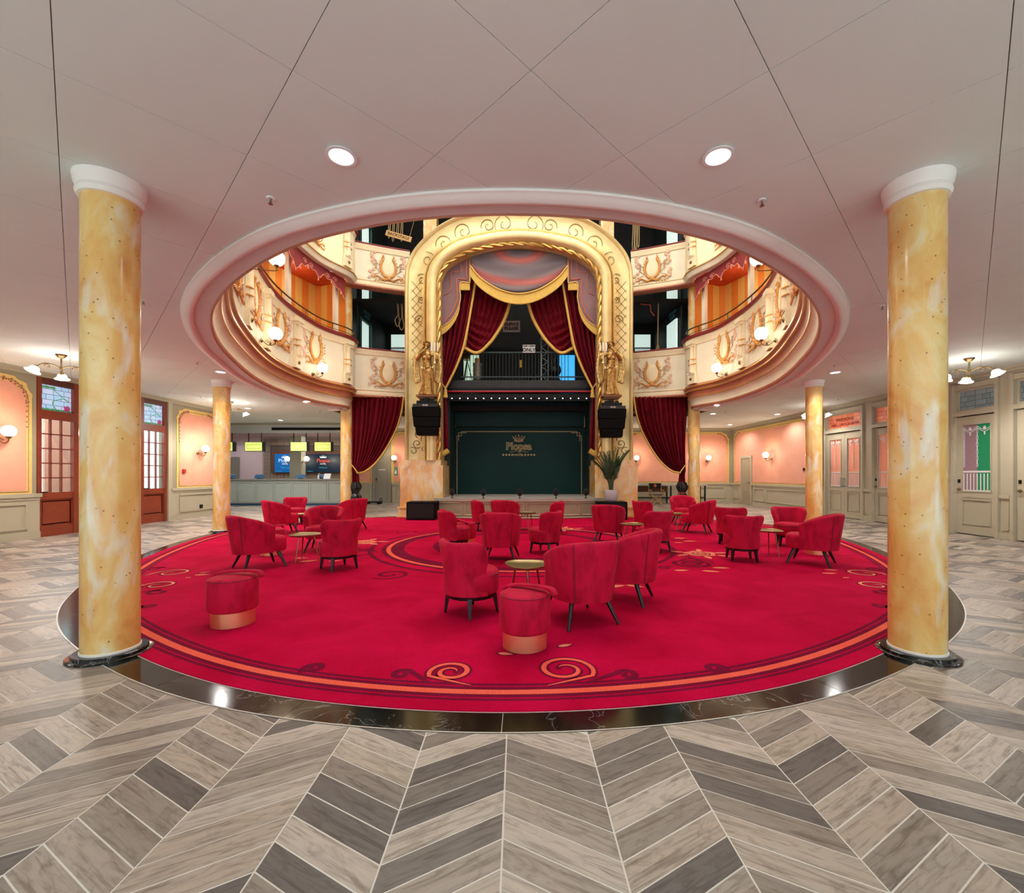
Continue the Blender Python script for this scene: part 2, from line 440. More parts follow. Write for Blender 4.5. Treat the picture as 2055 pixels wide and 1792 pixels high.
def cut_hole(poly, st, dens=6):                        # convex polygon minus the star
    ins = [st.inside(p) for p in poly]
    if not any(ins):
        n = len(poly); hit = False
        for i in range(n):
            a, b = poly[i], poly[(i + 1) % n]
            if st.inside(((a[0] + b[0]) / 2, (a[1] + b[1]) / 2)): hit = True
        if not hit: return poly
    d = []
    n = len(poly)
    for i in range(n):
        a, b = poly[i], poly[(i + 1) % n]
        d.append(a)
        for k in range(1, dens): d.append((a[0] + (b[0] - a[0]) * k / dens, a[1] + (b[1] - a[1]) * k / dens))
    ins = [st.inside(p) for p in d]
    if all(ins): return None
    m = len(d); start = next((i for i in range(m) if not ins[i]), 0); out = []
    def cross(p, q):
        for _ in range(18):
            c = ((p[0] + q[0]) / 2, (p[1] + q[1]) / 2)
            if st.inside(c): q = c
            else: p = c
        return p
    A = None
    for k in range(m):
        i, j = (start + k) % m, (start + k + 1) % m
        if not ins[i]: out.append(d[i])
        if not ins[i] and ins[j]: A = cross(d[i], d[j]); out.append(A)
        if ins[i] and not ins[j]:
            B = cross(d[j], d[i])
            if A:
                ta = math.atan2(A[1] - st.c[1], A[0] - st.c[0]); tb = math.atan2(B[1] - st.c[1], B[0] - st.c[0])
                dt = (tb - ta + PI) % (2 * PI) - PI
                for q in (.25, .5, .75): out.append(st.pt(ta + dt * q))
            out.append(B)
    res = []
    for i, p in enumerate(out):                        # drop the densified points that lie on straight runs
        a, b = out[i - 1], out[(i + 1) % len(out)]
        if abs((p[0] - a[0]) * (b[1] - a[1]) - (p[1] - a[1]) * (b[0] - a[0])) > 1e-6: res.append(p)
    return res if len(res) >= 3 else None
def clip_half(poly, ax, lim, keep_less):
    out = []; n = len(poly)
    for i in range(n):
        a, b = poly[i], poly[(i + 1) % n]
        ia = (a[ax] <= lim) == keep_less or a[ax] == lim; ib = (b[ax] <= lim) == keep_less or b[ax] == lim
        if ia: out.append(a)
        if ia != ib:
            t = (lim - a[ax]) / (b[ax] - a[ax]); out.append((a[0] + (b[0] - a[0]) * t, a[1] + (b[1] - a[1]) * t))
    return out if len(out) >= 3 else None
def clip_rect(poly, x0, x1, y0, y1):
    for ax, lim, less in ((0, x0, False), (0, x1, True), (1, y0, False), (1, y1, True)):
        poly = clip_half(poly, ax, lim, less)
        if not poly: return None
    return poly
def area(poly): return abs(sum(poly[i - 1][0] * poly[i][1] - poly[i][0] * poly[i - 1][1] for i in range(len(poly)))) / 2
def shrink(poly, d):
    cx = sum(p[0] for p in poly) / len(poly); cy = sum(p[1] for p in poly) / len(poly); out = []
    n = len(poly)
    sgn = 1 if sum(poly[i - 1][0] * poly[i][1] - poly[i][0] * poly[i - 1][1] for i in range(n)) > 0 else -1
    for i in range(n):
        p = poly[i]; a = poly[i - 1]; b = poly[(i + 1) % n]
        e1 = Vector((p[0] - a[0], p[1] - a[1])); e2 = Vector((b[0] - p[0], b[1] - p[1]))
        if e1.length < 1e-7 or e2.length < 1e-7: continue
        n1 = Vector((-e1.y, e1.x)).normalized() * sgn; n2 = Vector((-e2.y, e2.x)).normalized() * sgn
        k = 1 + n1.dot(n2)
        if k < .2: k = .2
        q = (n1 + n2) * (d / k); out.append((p[0] + q.x, p[1] + q.y))
    return out if len(out) >= 3 else None

# ---------------------------------------------------------------- floor
fl = MB().bb((-16.8, -3, -.12), (12.5, 24, -.0012)).build('floor', grout, smooth=0)
tag(fl, 'grey brown timber-look chevron tiles with pale joints', kind='structure')
ring_star = Star(offset(ring_loop, -.004, True), (XC, 9.0))
T = .0145; SP, PD, SL = .435, .1315, .1315 * 1.83      # column pitch, row pitch, rise of a tile over one column
tilt = math.atan2(SL, SP)
tm = [tile_mat('timber_tile_rising', tilt), tile_mat('timber_tile_falling', -tilt)]
O1 = -.0556; B1 = 2.113
cT, sT = math.cos(T), math.sin(T)
def ab(a, b): return (a * cT - b * sT, a * sT + b * cT)
tiles = []
for n in range(-39, 28):
    a0 = O1 + n * SP; a1 = a0 + SP
    up = (n % 2 == 0)                                  # even columns fall away to the right of a peak line
    for k in range(-25, 168):
        b0 = B1 + k * PD
        yl, yr = (b0, b0 - SL) if up else (b0 - SL, b0)
        g = .0036
        poly = [ab(a0 + g, yl + g), ab(a1 - g, yr + g), ab(a1 - g, yr + PD - g), ab(a0 + g, yl + PD - g)]
        cx = sum(p[0] for p in poly) / 4; cy = sum(p[1] for p in poly) / 4
        if cy < -1.5 or cy > 23 or cx < -16.4 or cx > 11.5: continue
        if abs(cx) > 1.3 * max(cy, .5) + 2.2: continue
        if (cx < XL - .3 or cx > XR + .3) and cy < 15: continue
        near = abs(math.hypot(cx - XC, cy - 9) - ring_star.r(math.atan2(cy - 9, cx - XC)))
        if ring_star.inside((cx, cy)) and near > .6: continue
        if near < .6: poly = cut_hole(poly, ring_star)
        if not poly or area(poly) < .0006: continue
        Y = max(cy, .3); d = math.hypot(cx, cy)
        vis = abs(cx / Y * FPX + 23) < 1060 and cy > 1.35
        sc = (area(poly) * 1.4 / (Y ** 3)) if vis else 0
        tiles.append((sc, poly, 0 if not up else 1, cx, cy))
tiles.sort(key=lambda q: -q[0])
rest = [MB(), MB()]; restr = [[], []]
for i, (sc, poly, ty, cx, cy) in enumerate(tiles):
    if i < 296:
        MB().prism(poly, -.014, random.uniform(-.0006, .0006)).build('tile', tm[ty], fl, 0, world=True)
    else:
        r = random.random(); k = len(poly)
        rest[ty].prism(poly, -.012, random.uniform(-.0006, .0006)); restr[ty] += [r] * (k * 2)
for ty in (0, 1):
    o = rest[ty].build('far_tiles', tm[ty], fl, 0, world=True); o['kind'] = 'stuff'
    at_ = o.data.attributes.new('rnd', 'FLOAT', 'POINT'); at_.data.foreach_set('value', restr[ty])

# marble border slabs between tiles and carpet
L0 = ring_loop; L1 = offset(ring_loop, .205, True)
acc = 0; seg = [0]; n = len(L0)
for i in range(n + 1):
    a, b = L0[i % n], L0[(i + 1) % n]; acc += math.hypot(b[0] - a[0], b[1] - a[1])
    if acc > 1.0 and i + 1 < n - 2: seg.append(i + 1); acc = 0
seg.append(n)
for s0, s1 in zip(seg, seg[1:]):
    def P(L, i, t): a, b = L[i % n], L[(i + 1) % n]; return (a[0] + (b[0] - a[0]) * t, a[1] + (b[1] - a[1]) * t)
    e = .004 / .3
    outer = [P(L0, s0, e)] + [L0[i % n] for i in range(s0 + 1, s1)] + [P(L0, s1 - 1, 1 - e)]
    inner = [P(L1, s0, e)] + [L1[i % n] for i in range(s0 + 1, s1)] + [P(L1, s1 - 1, 1 - e)]
    if sum(p[1] for p in outer) / len(outer) > 15.0: continue
    m = len(outer); b = MB()
    vs = [(x, y, z) for L in (outer, inner) for x, y in L for z in (-.014, .002)]
    fs = []
    for k in range(m - 1):
        o0, o1, i0, i1 = 2 * k, 2 * k + 2, 2 * m + 2 * k, 2 * m + 2 * k + 2
        fs += [(o0 + 1, o1 + 1, i1 + 1, i0 + 1), (o0, o1, o1 + 1, o0 + 1), (i0, i0 + 1, i1 + 1, i1)]
    fs += [(0, 1, 2 * m + 1, 2 * m), (2 * m - 2, 4 * m - 2, 4 * m - 1, 2 * m - 1)]
    b.add(vs, fs).build('border_slab', bmarble, fl, 0, world=True)

for d0, d1 in ((-.004, .006), (.2, .212)):             # pale metal edging on both sides of the slabs
    a_, b_ = offset(ring_loop, d0, True), offset(ring_loop, d1, True); m_ = len(a_)
    MB().add([(x, y, .0034) for x, y in a_] + [(x, y, .0034) for x, y in b_], [(i, (i + 1) % m_, m_ + (i + 1) % m_, m_ + i) for i in range(m_)]).build('edging_strip', simple('edging_metal', '#c9c4bc', .4, .3), fl, 0, world=True)

# ---------------------------------------------------------------- ceiling with its round opening
open_closed = open_line + [(XC + 6.75, 16.0), (XC + 6.7, 17.6), (XC - 6.7, 17.6), (XC - 6.75, 16.0)]
dense = []
for i in range(len(open_closed)):
    a, b = open_closed[i], open_closed[(i + 1) % len(open_closed)]
    for k in range(6): dense.append((a[0] + (b[0] - a[0]) * k / 6, a[1] + (b[1] - a[1]) * k / 6))
open_star = Star(dense, (XC, 10.0)); open_star_in = Star(offset(dense, .05, True), (XC, 10.0))
D2 = 1.340 / 2
back = MB(); plist = []
for i in range(-11, 32):
    for j in range(-28, 18):
        if (i + j) % 2 == 0: continue
        x, y = .041 + j * D2, 2.513 + i * D2
        poly = [(x - D2, y), (x, y - D2), (x + D2, y), (x, y + D2)]
        full = clip_rect(poly, -16.5 if y > 15.5 else XL, XR + .1, -3, YB + 2)
        if not full: continue
        for st, tgt in ((open_star_in, 'b'), (open_star, 'p')):
            q = cut_hole(full, st)
            if not q or area(q) < .004: continue
            if tgt == 'b': back.extrude([(p[0], p[1], CEIL + .012) for p in q], (0, 0, .25))
            else:
                q = shrink(q, .0022)
                if q and area(q) > .003: plist.append((y, q))
ce = back.build('ceiling', joint_mat, smooth=0); tag(ce, 'white flush panel ceiling laid diagonally around a round opening', kind='structure')
plist.sort(key=lambda q: (abs(q[0] - 4) if q[0] < 4 else q[0] - 4))
restp = MB(); npanel = 0
for y, q in plist:
    if npanel < 290: MB().extrude([(p[0], p[1], CEIL) for p in q], (0, 0, .012)).build('panel', panel_mat, ce, 0, world=True); npanel += 1
    else: restp.extrude([(p[0], p[1], CEIL) for p in q], (0, 0, .012))
if restp.v: restp.build('far_panels', panel_mat, ce, 0, world=True)['kind'] = 'stuff'

def sweep(prof, line, z0):                             # profile (inward offset, height) along the opening
    rows = []
    for o, z in prof:
        rows.append([(x, y, z0 + z) for x, y in offset(line, o, False)])
    b = MB(); m = len(line)
    vs = [p for r in rows for p in r]; fs = []
    for j in range(len(rows) - 1):
        for i in range(m - 1): fs.append((j * m + i, j * m + i + 1, (j + 1) * m + i + 1, (j + 1) * m + i))
    return b.add(vs, fs)

# ---------------------------------------------------------------- walls
def wallbox(name, a, b, mat, label):
    o = MB().bb(a, b).build(name, mat, smooth=0); return tag(o, label, kind='structure')
wl = wallbox('wall_left', (XL - .25, -3, 0), (XL, 9.82, CEIL), taupe_dark, 'taupe panelled wall with pink painted panel')
wl2 = wallbox('wall_left', (XL - .25, 13.42, 0), (XL, 15.7, CEIL), taupe_dark, 'taupe panelled wall stub beside the reception')
wl3 = wallbox('wall_left', (XL - .25, 9.82, 3.56), (XL, 13.42, CEIL), taupe_dark, 'strip of taupe wall above the mahogany doors')
wr = wallbox('wall_right', (XR, -3, 3.52), (XR + .25, 15.35, CEIL), taupe, 'taupe wall head above the glazed doors')
wrb = wallbox('wall_right', (XR + .27, -3, 0), (XR + .35, 15.4, CEIL), black, 'black backing added behind the right hand doors against light leaks')  # unseen black sheet, added to stop light leaking round the doors
wr2 = wallbox('wall_right', (XR, 15.35, 0), (XR + .25, YB, CEIL), taupe_dark, 'pink papered wall with taupe panelling')
wb = wallbox('wall_back', (-8.4, YB, 0), (XR + .25, YB + .25, CEIL), taupe_dark, 'pink papered end wall behind the stage')
wrec = wallbox('wall_reception', (-16.5, 23.4, 0), (-8.4, 23.65, CEIL), simple('lilac_wall', '#d9bfc2', .7), 'pale pink wall behind the reception desk')
wrs = wallbox('wall_reception_side', (-16.75, 15.7, 0), (-16.5, 23.65, CEIL), simple('lilac_wall', '#d9bfc2', .7), 'pale side wall of the reception bay')
wrf = wallbox('wall_reception_front', (-16.75, 15.45, 0), (XL - .25, 15.7, CEIL), taupe_dark, 'taupe return wall of the reception bay')

def frame_on(axis, plane, u0, u1, z0, z1, wd, dp, mat, parent, name='moulding_frame', sgn=1):
    b = MB()
    def bar(a0, a1, c0, c1):
        if axis == 'x': b.bb((plane, a0, c0), (plane + sgn * dp, a1, c1))
        else: b.bb((a0, plane, c0), (a1, plane + sgn * dp, c1))
    bar(u0, u1, z0, z0 + wd); bar(u0, u1, z1 - wd, z1); bar(u0, u0 + wd, z0 + wd, z1 - wd); bar(u1 - wd, u1, z0 + wd, z1 - wd)
    return b.build(name, mat, parent, 0, world=True)
def slab(axis, plane, u0, u1, z0, z1, dp, mat, parent, name, sgn=1):
    b = MB()
    if axis == 'x': b.bb((plane, u0, z0), (plane + sgn * dp, u1, z1))
    else: b.bb((u0, plane, z0), (u1, plane + sgn * dp, z1))
    return b.build(name, mat, parent, 0, world=True)
def pink_panel(axis, plane, u0, u1, parent, sgn, z0=.98, z1=3.46, corners=True):
    """pink field with a wavy ochre border, rounded flowery corners"""
    def pt(u, z, d): return (plane + sgn * d, u, z) if axis == 'x' else (u, plane + sgn * d, z)
    W = u1 - u0
    ext = (sgn * .012, 0, 0) if axis == 'x' else (0, sgn * .012, 0)
    r = min(.42, W * .2)
    def outline(ins, wob):
        a, b, c, d = u0 + ins, u1 - ins, z0 + (ins * .6), z1 - ins; pts = []
        pts += [(a, c), (b, c)]
        for k in range(9):
            t = k / 8 * PI / 2; q = wob * math.sin(k * 1.9)
            pts.append((b - r * 1.0 + (r + q) * math.cos(t), d - r * 1.0 + (r + q) * math.sin(t)))
        for k in range(9):
            t = PI / 2 + k / 8 * PI / 2; q = wob * math.sin(k * 1.9 + .6)
            pts.append((a + r + (r + q) * math.cos(t), d - r + (r + q) * math.sin(t)))
        return pts
    MB().extrude([pt(u, z, 0) for u, z in outline(0, .025)], ext).build('painted_border', goldpaint, parent, 0, world=True)
    ext2 = tuple(e * 1.5 for e in ext)
    MB().extrude([pt(u, z, 0) for u, z in outline(.115, -.03)], ext2).build('pink_field', pink, parent, 0, world=True)
    line = [Vector(pt(u, z, .02)) for u, z in outline(.075, .0)]
    MB().tube(line, .006, 5, True).build('border_line', simple('border_brown', '#8a6a4a', .6), parent, world=True)
    if corners:
        for su, uu in ((1, u1 - .10), (-1, u0 + .10)):   # trailing roses in both upper corners
            b = MB()
            for k in range(7):
                a = k / 6 * PI / 2
                u = uu - su * r + su * (r - .0) * math.cos(a); z = z1 - .08 - r + r * math.sin(a)
                for q in range(3):
                    t = q * 2.1 + k; c = Vector(pt(u + .03 * math.cos(t), z + .03 * math.sin(t), .016))
                    k0 = len(b.v); b.sphere((0, 0, 0), .022, 6, 4)
                    b.xf(Matrix.Translation(c) @ Matrix.Diagonal(((.4, 1, 1, 1) if axis == 'x' else (1, .4, 1, 1))), k0)
            for k in range(5):
                z = z1 - .6 - k * .11; b2 = Vector(pt(uu - su * .01 * (k % 2), z, .016)); k0 = len(b.v)
                b.sphere((0, 0, 0), .018, 6, 4); b.xf(Matrix.Translation(b2), k0)
            b.build('rose_trail', simple('rose_paint', '#a8604e', .7, var=.3, vscale=25), parent, world=True)
def wainscot(axis, plane, u0, u1, parent, sgn, cuts):
    slab(axis, plane, u0, u1, 0, .94, .03, taupe, parent, 'wainscot_board', sgn)
    slab(axis, plane, u0 - .02, u1 + .02, .90, .98, .07, taupe, parent, 'dado_rail', sgn)
    slab(axis, plane, u0, u1, .84, .90, .045, taupe, parent, 'dado_moulding', sgn)
    slab(axis, plane, u0, u1, 0, .14, .05, taupe, parent, 'skirting', sgn)
    for a, b in cuts: frame_on(axis, plane + sgn * .03, a, b, .22, .78, .036, .028, taupe, parent, 'panel_moulding', sgn)
def cornice(axis, plane, u0, u1, parent, sgn):
    slab(axis, plane, u0, u1, CEIL - .05, CEIL, .10, taupe, parent, 'cornice', sgn)
    slab(axis, plane, u0, u1, CEIL - .11, CEIL - .05, .06, taupe, parent, 'cornice', sgn)
# left wall
pink_panel('x', XL, 4.6, 9.72, wl, 1)
wainscot('x', XL, -3, 9.86, wl, 1, [(6.6, 9.6), (3.4, 6.4), (.3, 3.2)])
cornice('x', XL, -3, 9.82, wl, 1); cornice('x', XL, 9.82, 13.42, wl3, 1); cornice('x', XL, 13.42, 15.7, wl2, 1)
pink_panel('x', XL, 13.78, 15.62, wl2, 1)
wainscot('x', XL, 13.55, 15.7, wl2, 1, [(13.85, 15.6)])
# right wall beyond the doors and the end wall
pink_panel('x', XR, 15.5, 21.85, wr2, -1)
wainscot('x', XR, 15.4, 20.05, wr2, -1, [(15.6, 18.9), (19.05, 19.9)])
wainscot('x', XR, 21.2, 22.0, wr2, -1, [(21.35, 21.9)])
cornice('x', XR, -3, 15.35, wr, -1); cornice('x', XR, 15.35, 22.0, wr2, -1)
pink_panel('y', YB, 5.0, 10.1, wb, -1)
pink_panel('y', YB, -2.0, 4.8, wb, -1)
pink_panel('y', YB, -8.3, -7.45, wb, -1, corners=False)
pink_panel('y', YB, -6.5, -2.1, wb, -1, corners=False)
wainscot('y', YB, -6.45, 10.3, wb, -1, [(-6.3, -5.1), (-4.9, -2.5), (-2.3, .5), (.7, 3.4), (3.6, 6.3), (6.5, 8.2), (8.35, 9.9)])
wainscot('y', YB, -8.4, -7.45, wb, -1, [(-8.3, -7.55)])
cornice('y', YB, -8.4, 10.3, wb, -1)

# ---------------------------------------------------------------- columns
def column(x, y, top, label, plinth=True, r=.179, name='column'):
    t = thing(name, label, 'column', (x, y, 0), group='marbled columns')
    MB().lathe([(r, .0), (r, top - .14)], 40).build('shaft', marble_col, t)
    if plinth:
        MB().lathe([(.262, 0), (.262, .014), (.255, .018)], 40).build('plinth', bmarble, t)
        MB().lathe([(.232, .018), (.232, .034), (.225, .04)], 40).build('plinth_step', bmarble, t)
        MB().lathe([(r + .006, .04), (r + .006, .055), (r, .058)], 40).build('base_ring', white_plaster, t)
    MB().lathe([(r - .005, top - .16), (r + .018, top - .155), (r + .03, top - .125), (r + .024, top - .10), (r + .02, top - .092), (r + .037, top - .06), (r + .044, top - .02), (r + .044, top)], 40).build('capital', white_plaster, t)
    return t
column(-3.225, 3.495, CEIL, 'marbled ochre column with black plinth, large and near on the left')
column(3.075, 3.495, CEIL, 'marbled ochre column with black plinth, large and near on the right')
column(-7.36, 10.9, CEIL, 'slim marbled column standing before the reception counter at the carpet edge')
column(7.08, 10.9, CEIL, 'slim marbled column behind red armchairs near the taupe double doors')
for sx, lab in ((-1, 'tall marbled column carrying the gallery end, beside curtain left of the stage'), (1, 'tall marbled column carrying the gallery end, beside curtain right of the stage')):
    x = XC + sx * 6.2
    t = thing('column', lab, 'column', (x, 15.95, 0), group='marbled columns')
    MB().lathe([(.2, 0), (.2, 8.2)], 32).build('shaft', marble_col, t)
    MB().lathe([(.27, 0), (.27, .03), (.25, .05)], 32).build('plinth', bmarble, t)
# ================================================================== GALLERIES
def text_mesh(s, size, mat, name, parent=None, ext=.004, off=0, bold=0, align='CENTER'):
    cu = bpy.data.curves.new(name, 'FONT'); cu.body = s; cu.size = size; cu.extrude = ext; cu.offset = off
    cu.align_x = align; cu.align_y = 'CENTER'; cu.resolution_u = 3
    tmp = bpy.data.objects.new('tmp', cu); COL.objects.link(tmp)
    dg = bpy.context.evaluated_depsgraph_get(); dg.update()
    me = bpy.data.meshes.new_from_object(tmp.evaluated_get(dg)); bpy.data.objects.remove(tmp); me.name = name
    me.materials.clear(); me.materials.append(mat)
    o = bpy.data.objects.new(name, me); COL.objects.link(o)
    if parent: o.parent = parent
    return o
def arclen(line):
    s = [0]
    for a, b in zip(line, line[1:]): s.append(s[-1] + math.hypot(b[0] - a[0], b[1] - a[1]))
    return s
def near_y(line, y, right):                             # index on one side of the opening nearest depth y
    h = len(line) // 2
    rng = range(h, len(line)) if right else range(0, h + 1)
    return min(rng, key=lambda i: abs(line[i][1] - y))
def normal(line, i):
    a, b = line[max(i - 1, 0)], line[min(i + 1, len(line) - 1)]
    t = Vector((b[0] - a[0], b[1] - a[1])).normalized(); n = Vector((-t.y, t.x))
    return n
def place(mesh, name, parent, loc, rz, scale=None):
    o = bpy.data.objects.new(name, mesh); COL.objects.link(o); o.parent = parent
    o.location = loc; o.rotation_euler = (0, 0, rz)
    if scale: o.scale = scale
    return o
STUFFY = ('blossom_spray', 'leafy_stem', 'leaflets', 'fringe', 'handrail_posts', 'rose_trail', 'etched_pattern', 'scroll_engraving', 'lattice_engraving', 'pelmet_trim', 'leaded_foliage', 'balustrade', 'feet')

# carved cartouche: plaque, scrolled frame, blossom sprays (local: x along the front, -y towards the house)
def oval(a, b, n, y=0, cx=0, cz=0, t0=0, t1=2 * PI):
    return [Vector((cx + a * math.cos(t0 + (t1 - t0) * k / n), y, cz + b * math.sin(t0 + (t1 - t0) * k / n))) for k in range(n + 1)]
b = MB(); b.sphere((0, 0, 0), (.24, .05, .34), 24, 12); plaque_me = b.mesh('cartouche', cream)
b = MB()
fr = oval(.275, .38, 36, -.03, t0=math.radians(125), t1=math.radians(415))
b.tube(fr, [.026 + .018 * abs(math.sin(k * 1.3)) for k in range(37)], 8)
for k in range(0, 37, 2):
    p = fr[k]; d = Vector((p.x, 0, p.z)).normalized()
    b.tube([p, p + d * .05 + Vector((0, -.02, .02)), p + d * .075 + Vector((.0, -.01, .05))], [.02, .016, .004], 6)
for sx in (-1, 1):
    q = [Vector((sx * (.02 + .5 * t), -.03, -.42 - .06 * math.sin(t * 6))) for t in [k / 10 for k in range(11)]]
    b.tube(q, [.045 - .03 * k / 10 for k in range(11)], 8)
    sp = [Vector((sx * (.5 + .07 * (1 - k / 12) * math.cos(k * .6)), -.03, -.40 + .07 * (1 - k / 12) * math.sin(k * .6))) for k in range(13)]
    b.tube(sp, .016, 6)
    for k in range(4):
        c = Vector((sx * (.1 + .11 * k), -.03, -.47 - .01 * k)); b.tube([c, c + Vector((sx * .05, -.02, -.06)), c + Vector((sx * .10, 0, -.07))], [.022, .018, .004], 6)
    tp = Vector((sx * .16, -.03, .33)); b.tube([tp, tp + Vector((sx * .04, -.02, .07)), tp + Vector((sx * .01, -.02, .13))], [.03, .035, .01], 6)
b.sphere((0, -.04, -.43), (.09, .05, .06), 10, 6); frame_me = b.mesh('scroll_frame', ochre_relief)
def flower(b, c, r):
    for k in range(5):
        a = 2 * PI * k / 5; k0 = len(b.v); b.sphere((0, 0, 0), (r * .55, .018, r * .42), 6, 4)
        b.xf(Matrix.Translation(Vector(c) + Vector((r * .6 * math.cos(a), 0, r * .6 * math.sin(a)))) @ Matrix.Rotation(-a, 4, 'Y'), k0)
    b.sphere((c[0], c[1] - .015, c[2]), (r * .25, .012, r * .25), 6, 4)
rb = random.Random(3); b = MB(); st = MB()
for sx in (-1, 1):
    for k in range(6): flower(b, (sx * (.56 + rb.uniform(-.09, .1)), -.03, .10 + k * .085), .062)
    for k in range(5): flower(b, (sx * (.60 + rb.uniform(-.07, .08)), -.03, -.14 - k * .08), .06)
    st.tube([(sx * .3, -.015, -.2), (sx * .42, -.02, -.08), (sx * .46, -.02, .1), (sx * .55, -.02, .3)], .012, 5)
    st.tube([(sx * .3, -.015, .02), (sx * .38, -.02, .12), (sx * .46, -.02, .16)], .01, 5)
    st.tube([(sx * .34, -.015, -.25), (sx * .5, -.02, -.3), (sx * .6, -.02, -.4)], .01, 5)
    for k in range(4): st.tube([(sx * .4, -.02, -.1 + k * .09), (sx * .46, -.03, -.06 + k * .09), (sx * .5, -.02, -.05 + k * .09)], [.01, .022, .003], 5)
blossom_me = b.mesh('blossom_spray', blossom_mat); stem_me = st.mesh('leafy_stem', simple('lavender_relief', '#c7a68c', .6, var=.2, vscale=30))
def cartouche(parent, loc, rz, sc):
    o = place(plaque_me, 'cartouche', parent, loc, rz, (sc, sc, sc))
    for me in (frame_me, blossom_me, stem_me): place(me, me.name, o, (0, 0, 0), 0)
# pilaster with ringed shaft
b = MB(); b.box((0, -.04, .16), (.34, .10, .32)); b.box((0, -.05, .34), (.30, .12, .05)); b.box((0, -.03, .8), (.26, .06, 1.3))
b.lathe([(.085, .36), (.095, .42), (.085, .5), (.08, .6), (.09, .64)], 12, (0, -.06, 0))
b.lathe([(.085, .78), (.075, .9), (.075, 1.18), (.09, 1.22)], 12, (0, -.06, 0)); b.lathe([(.085, .64), (.085, .78)], 12, (0, -.06, 0))
b.box((0, -.06, 1.26), (.27, .14, .08)); b.box((0, -.07, 1.36), (.34, .18, .12)); pil_me = b.mesh('pilaster', cream)
b = MB()
for z in (.64, .8): b.tube([(.15 * math.cos(t), -.02 - .11 * math.sin(t), z) for t in [PI * k / 10 for k in range(11)]], .018, 6)
ring_me = b.mesh('pilaster_ring', ochre_relief)
b = MB(); b.sphere((0, -.1, .16), (.05, .03, .05), 10, 6); boss_me = b.mesh('rosette', brass)

def gallery(name, label, z0, prof, rail, handrail, par_o, par_z, zc, csc, depths, pil):
    g = thing(name, label, 'balcony', (XC, 9.5, z0))
    for nm, mat, p in prof: sweep(p, open_line, z0).build(nm, mat, g, 50, world=True)
    sweep(rail, open_line, z0).build('top_rail', redrail, g, 50, world=True)
    L = offset(open_line, par_o, False)
    inv = Vector((XC, 9.5, z0))
    for right in (False, True):
        for y in pil:
            i = near_y(L, y, right); nn = normal(L, i); rz = math.atan2(nn.x, -nn.y)
            o = place(pil_me, 'pilaster', g, (L[i][0] - inv.x, L[i][1] - inv.y, par_z), rz)
            place(ring_me, 'pilaster_ring', o, (0, 0, 0), 0); place(boss_me, 'rosette', o, (0, 0, 0), 0)
        for y in depths:
            i = near_y(L, y, right); nn = normal(L, i); rz = math.atan2(nn.x, -nn.y)
            cartouche(g, (L[i][0] - inv.x, L[i][1] - inv.y, zc), rz, csc)
        # closing end of the parapet
        e = -1 if right else 0
        ln = open_line; nn = normal(ln, len(ln) - 1 if right else 0)
        p0 = Vector((ln[e][0], ln[e][1], z0))
        pp = [(o, z) for _, _, p in prof for o, z in p if o >= .12] + [(o, z) for o, z in rail]
        pp += [(.2, rail[-1][1])]
        poly = [p0 + Vector((nn.x * o, nn.y * o, z)) for o, z in pp]
        MB().extrude(poly, (0, .02, 0)).build('end_cheek', cream, g, 0, world=True)
    if handrail:
        hp = [(x, y, z0 + handrail) for x, y in offset(open_line, .5, False)]
        h = len(hp) // 2
        for side in (hp[:h - 20], hp[h + 21:]):
            e = side[0] if side is not None and side[0][1] > side[-1][1] else side[-1]
            MB().tube(side, .022, 8).build('handrail', brass, g, world=True)
            b2 = MB()
            for k in range(0, len(side), 9): b2.tube([side[k], (side[k][0], side[k][1], side[k][2] - .3)], .016, 6)
            b2.tube([e, (e[0] * 1.0, e[1] + .06, e[2] - .1), (e[0], e[1] + .02, e[2] - .3)], .02, 6)
            b2.build('handrail_posts', brass, g, world=True)
            MB().tube([(p[0], p[1], p[2] - .17) for p in side], .01, 6).build('lower_rail', brass, g, world=True)
    return g
prof1 = [('opening_trim', white_plaster, [(-.03, .01), (-.03, -.02), (0, -.03), (.012, -.045), (.035, -.05), (.05, -.062), (.095, -.062), (.11, -.045), (.125, -.03), (.13, 0)]),
         ('soffit', panel_mat, [(.13, -.004), (.305, -.004)]),
         ('moulding', terracotta, [(.305, -.004), (.315, -.02), (.335, -.01), (.345, .03), (.35, .06)]),
         ('cove', creamlow, [(.35, .06), (.355, .14), (.385, .24), (.43, .30)]),
         ('bead', goldbead, [(.43, .30), (.455, .305), (.46, .325), (.44, .34)]),
         ('moulding', terracotta, [(.44, .34), (.445, .41), (.48, .48), (.51, .51)]),
         ('bead', goldbead, [(.51, .51), (.54, .515), (.545, .54), (.52, .555)]),
         ('moulding', terracotta, [(.52, .555), (.53, .60), (.565, .63)]),
         ('bead', goldbead, [(.565, .63), (.595, .64), (.60, .665), (.575, .68)]),
         ('moulding', terracotta, [(.575, .68), (.54, .70), (.52, .74)]),
         ('parapet', creamlow, [(.52, .74), (.52, 2.02)]),
         ('cap_moulding', cream, [(.52, 2.02), (.55, 2.03), (.555, 2.10), (.59, 2.16), (.60, 2.24)]),
         ('parapet_back', redpaint, [(.40, 2.24), (.40, .5)])]
rail1 = [(.60, 2.24), (.645, 2.255), (.655, 2.31), (.63, 2.36), (.40, 2.37), (.37, 2.24)]
g1 = gallery('gallery_balcony', 'cream first gallery balcony with carved cartouches and dark red rail', CEIL, prof1, rail1, 2.37 + .26, .53, .74, 1.62, 1.0, (13.75, 11.8, 9.95, 8.3), (14.85, 12.75, 10.85, 9.1))
Z2 = 8.05
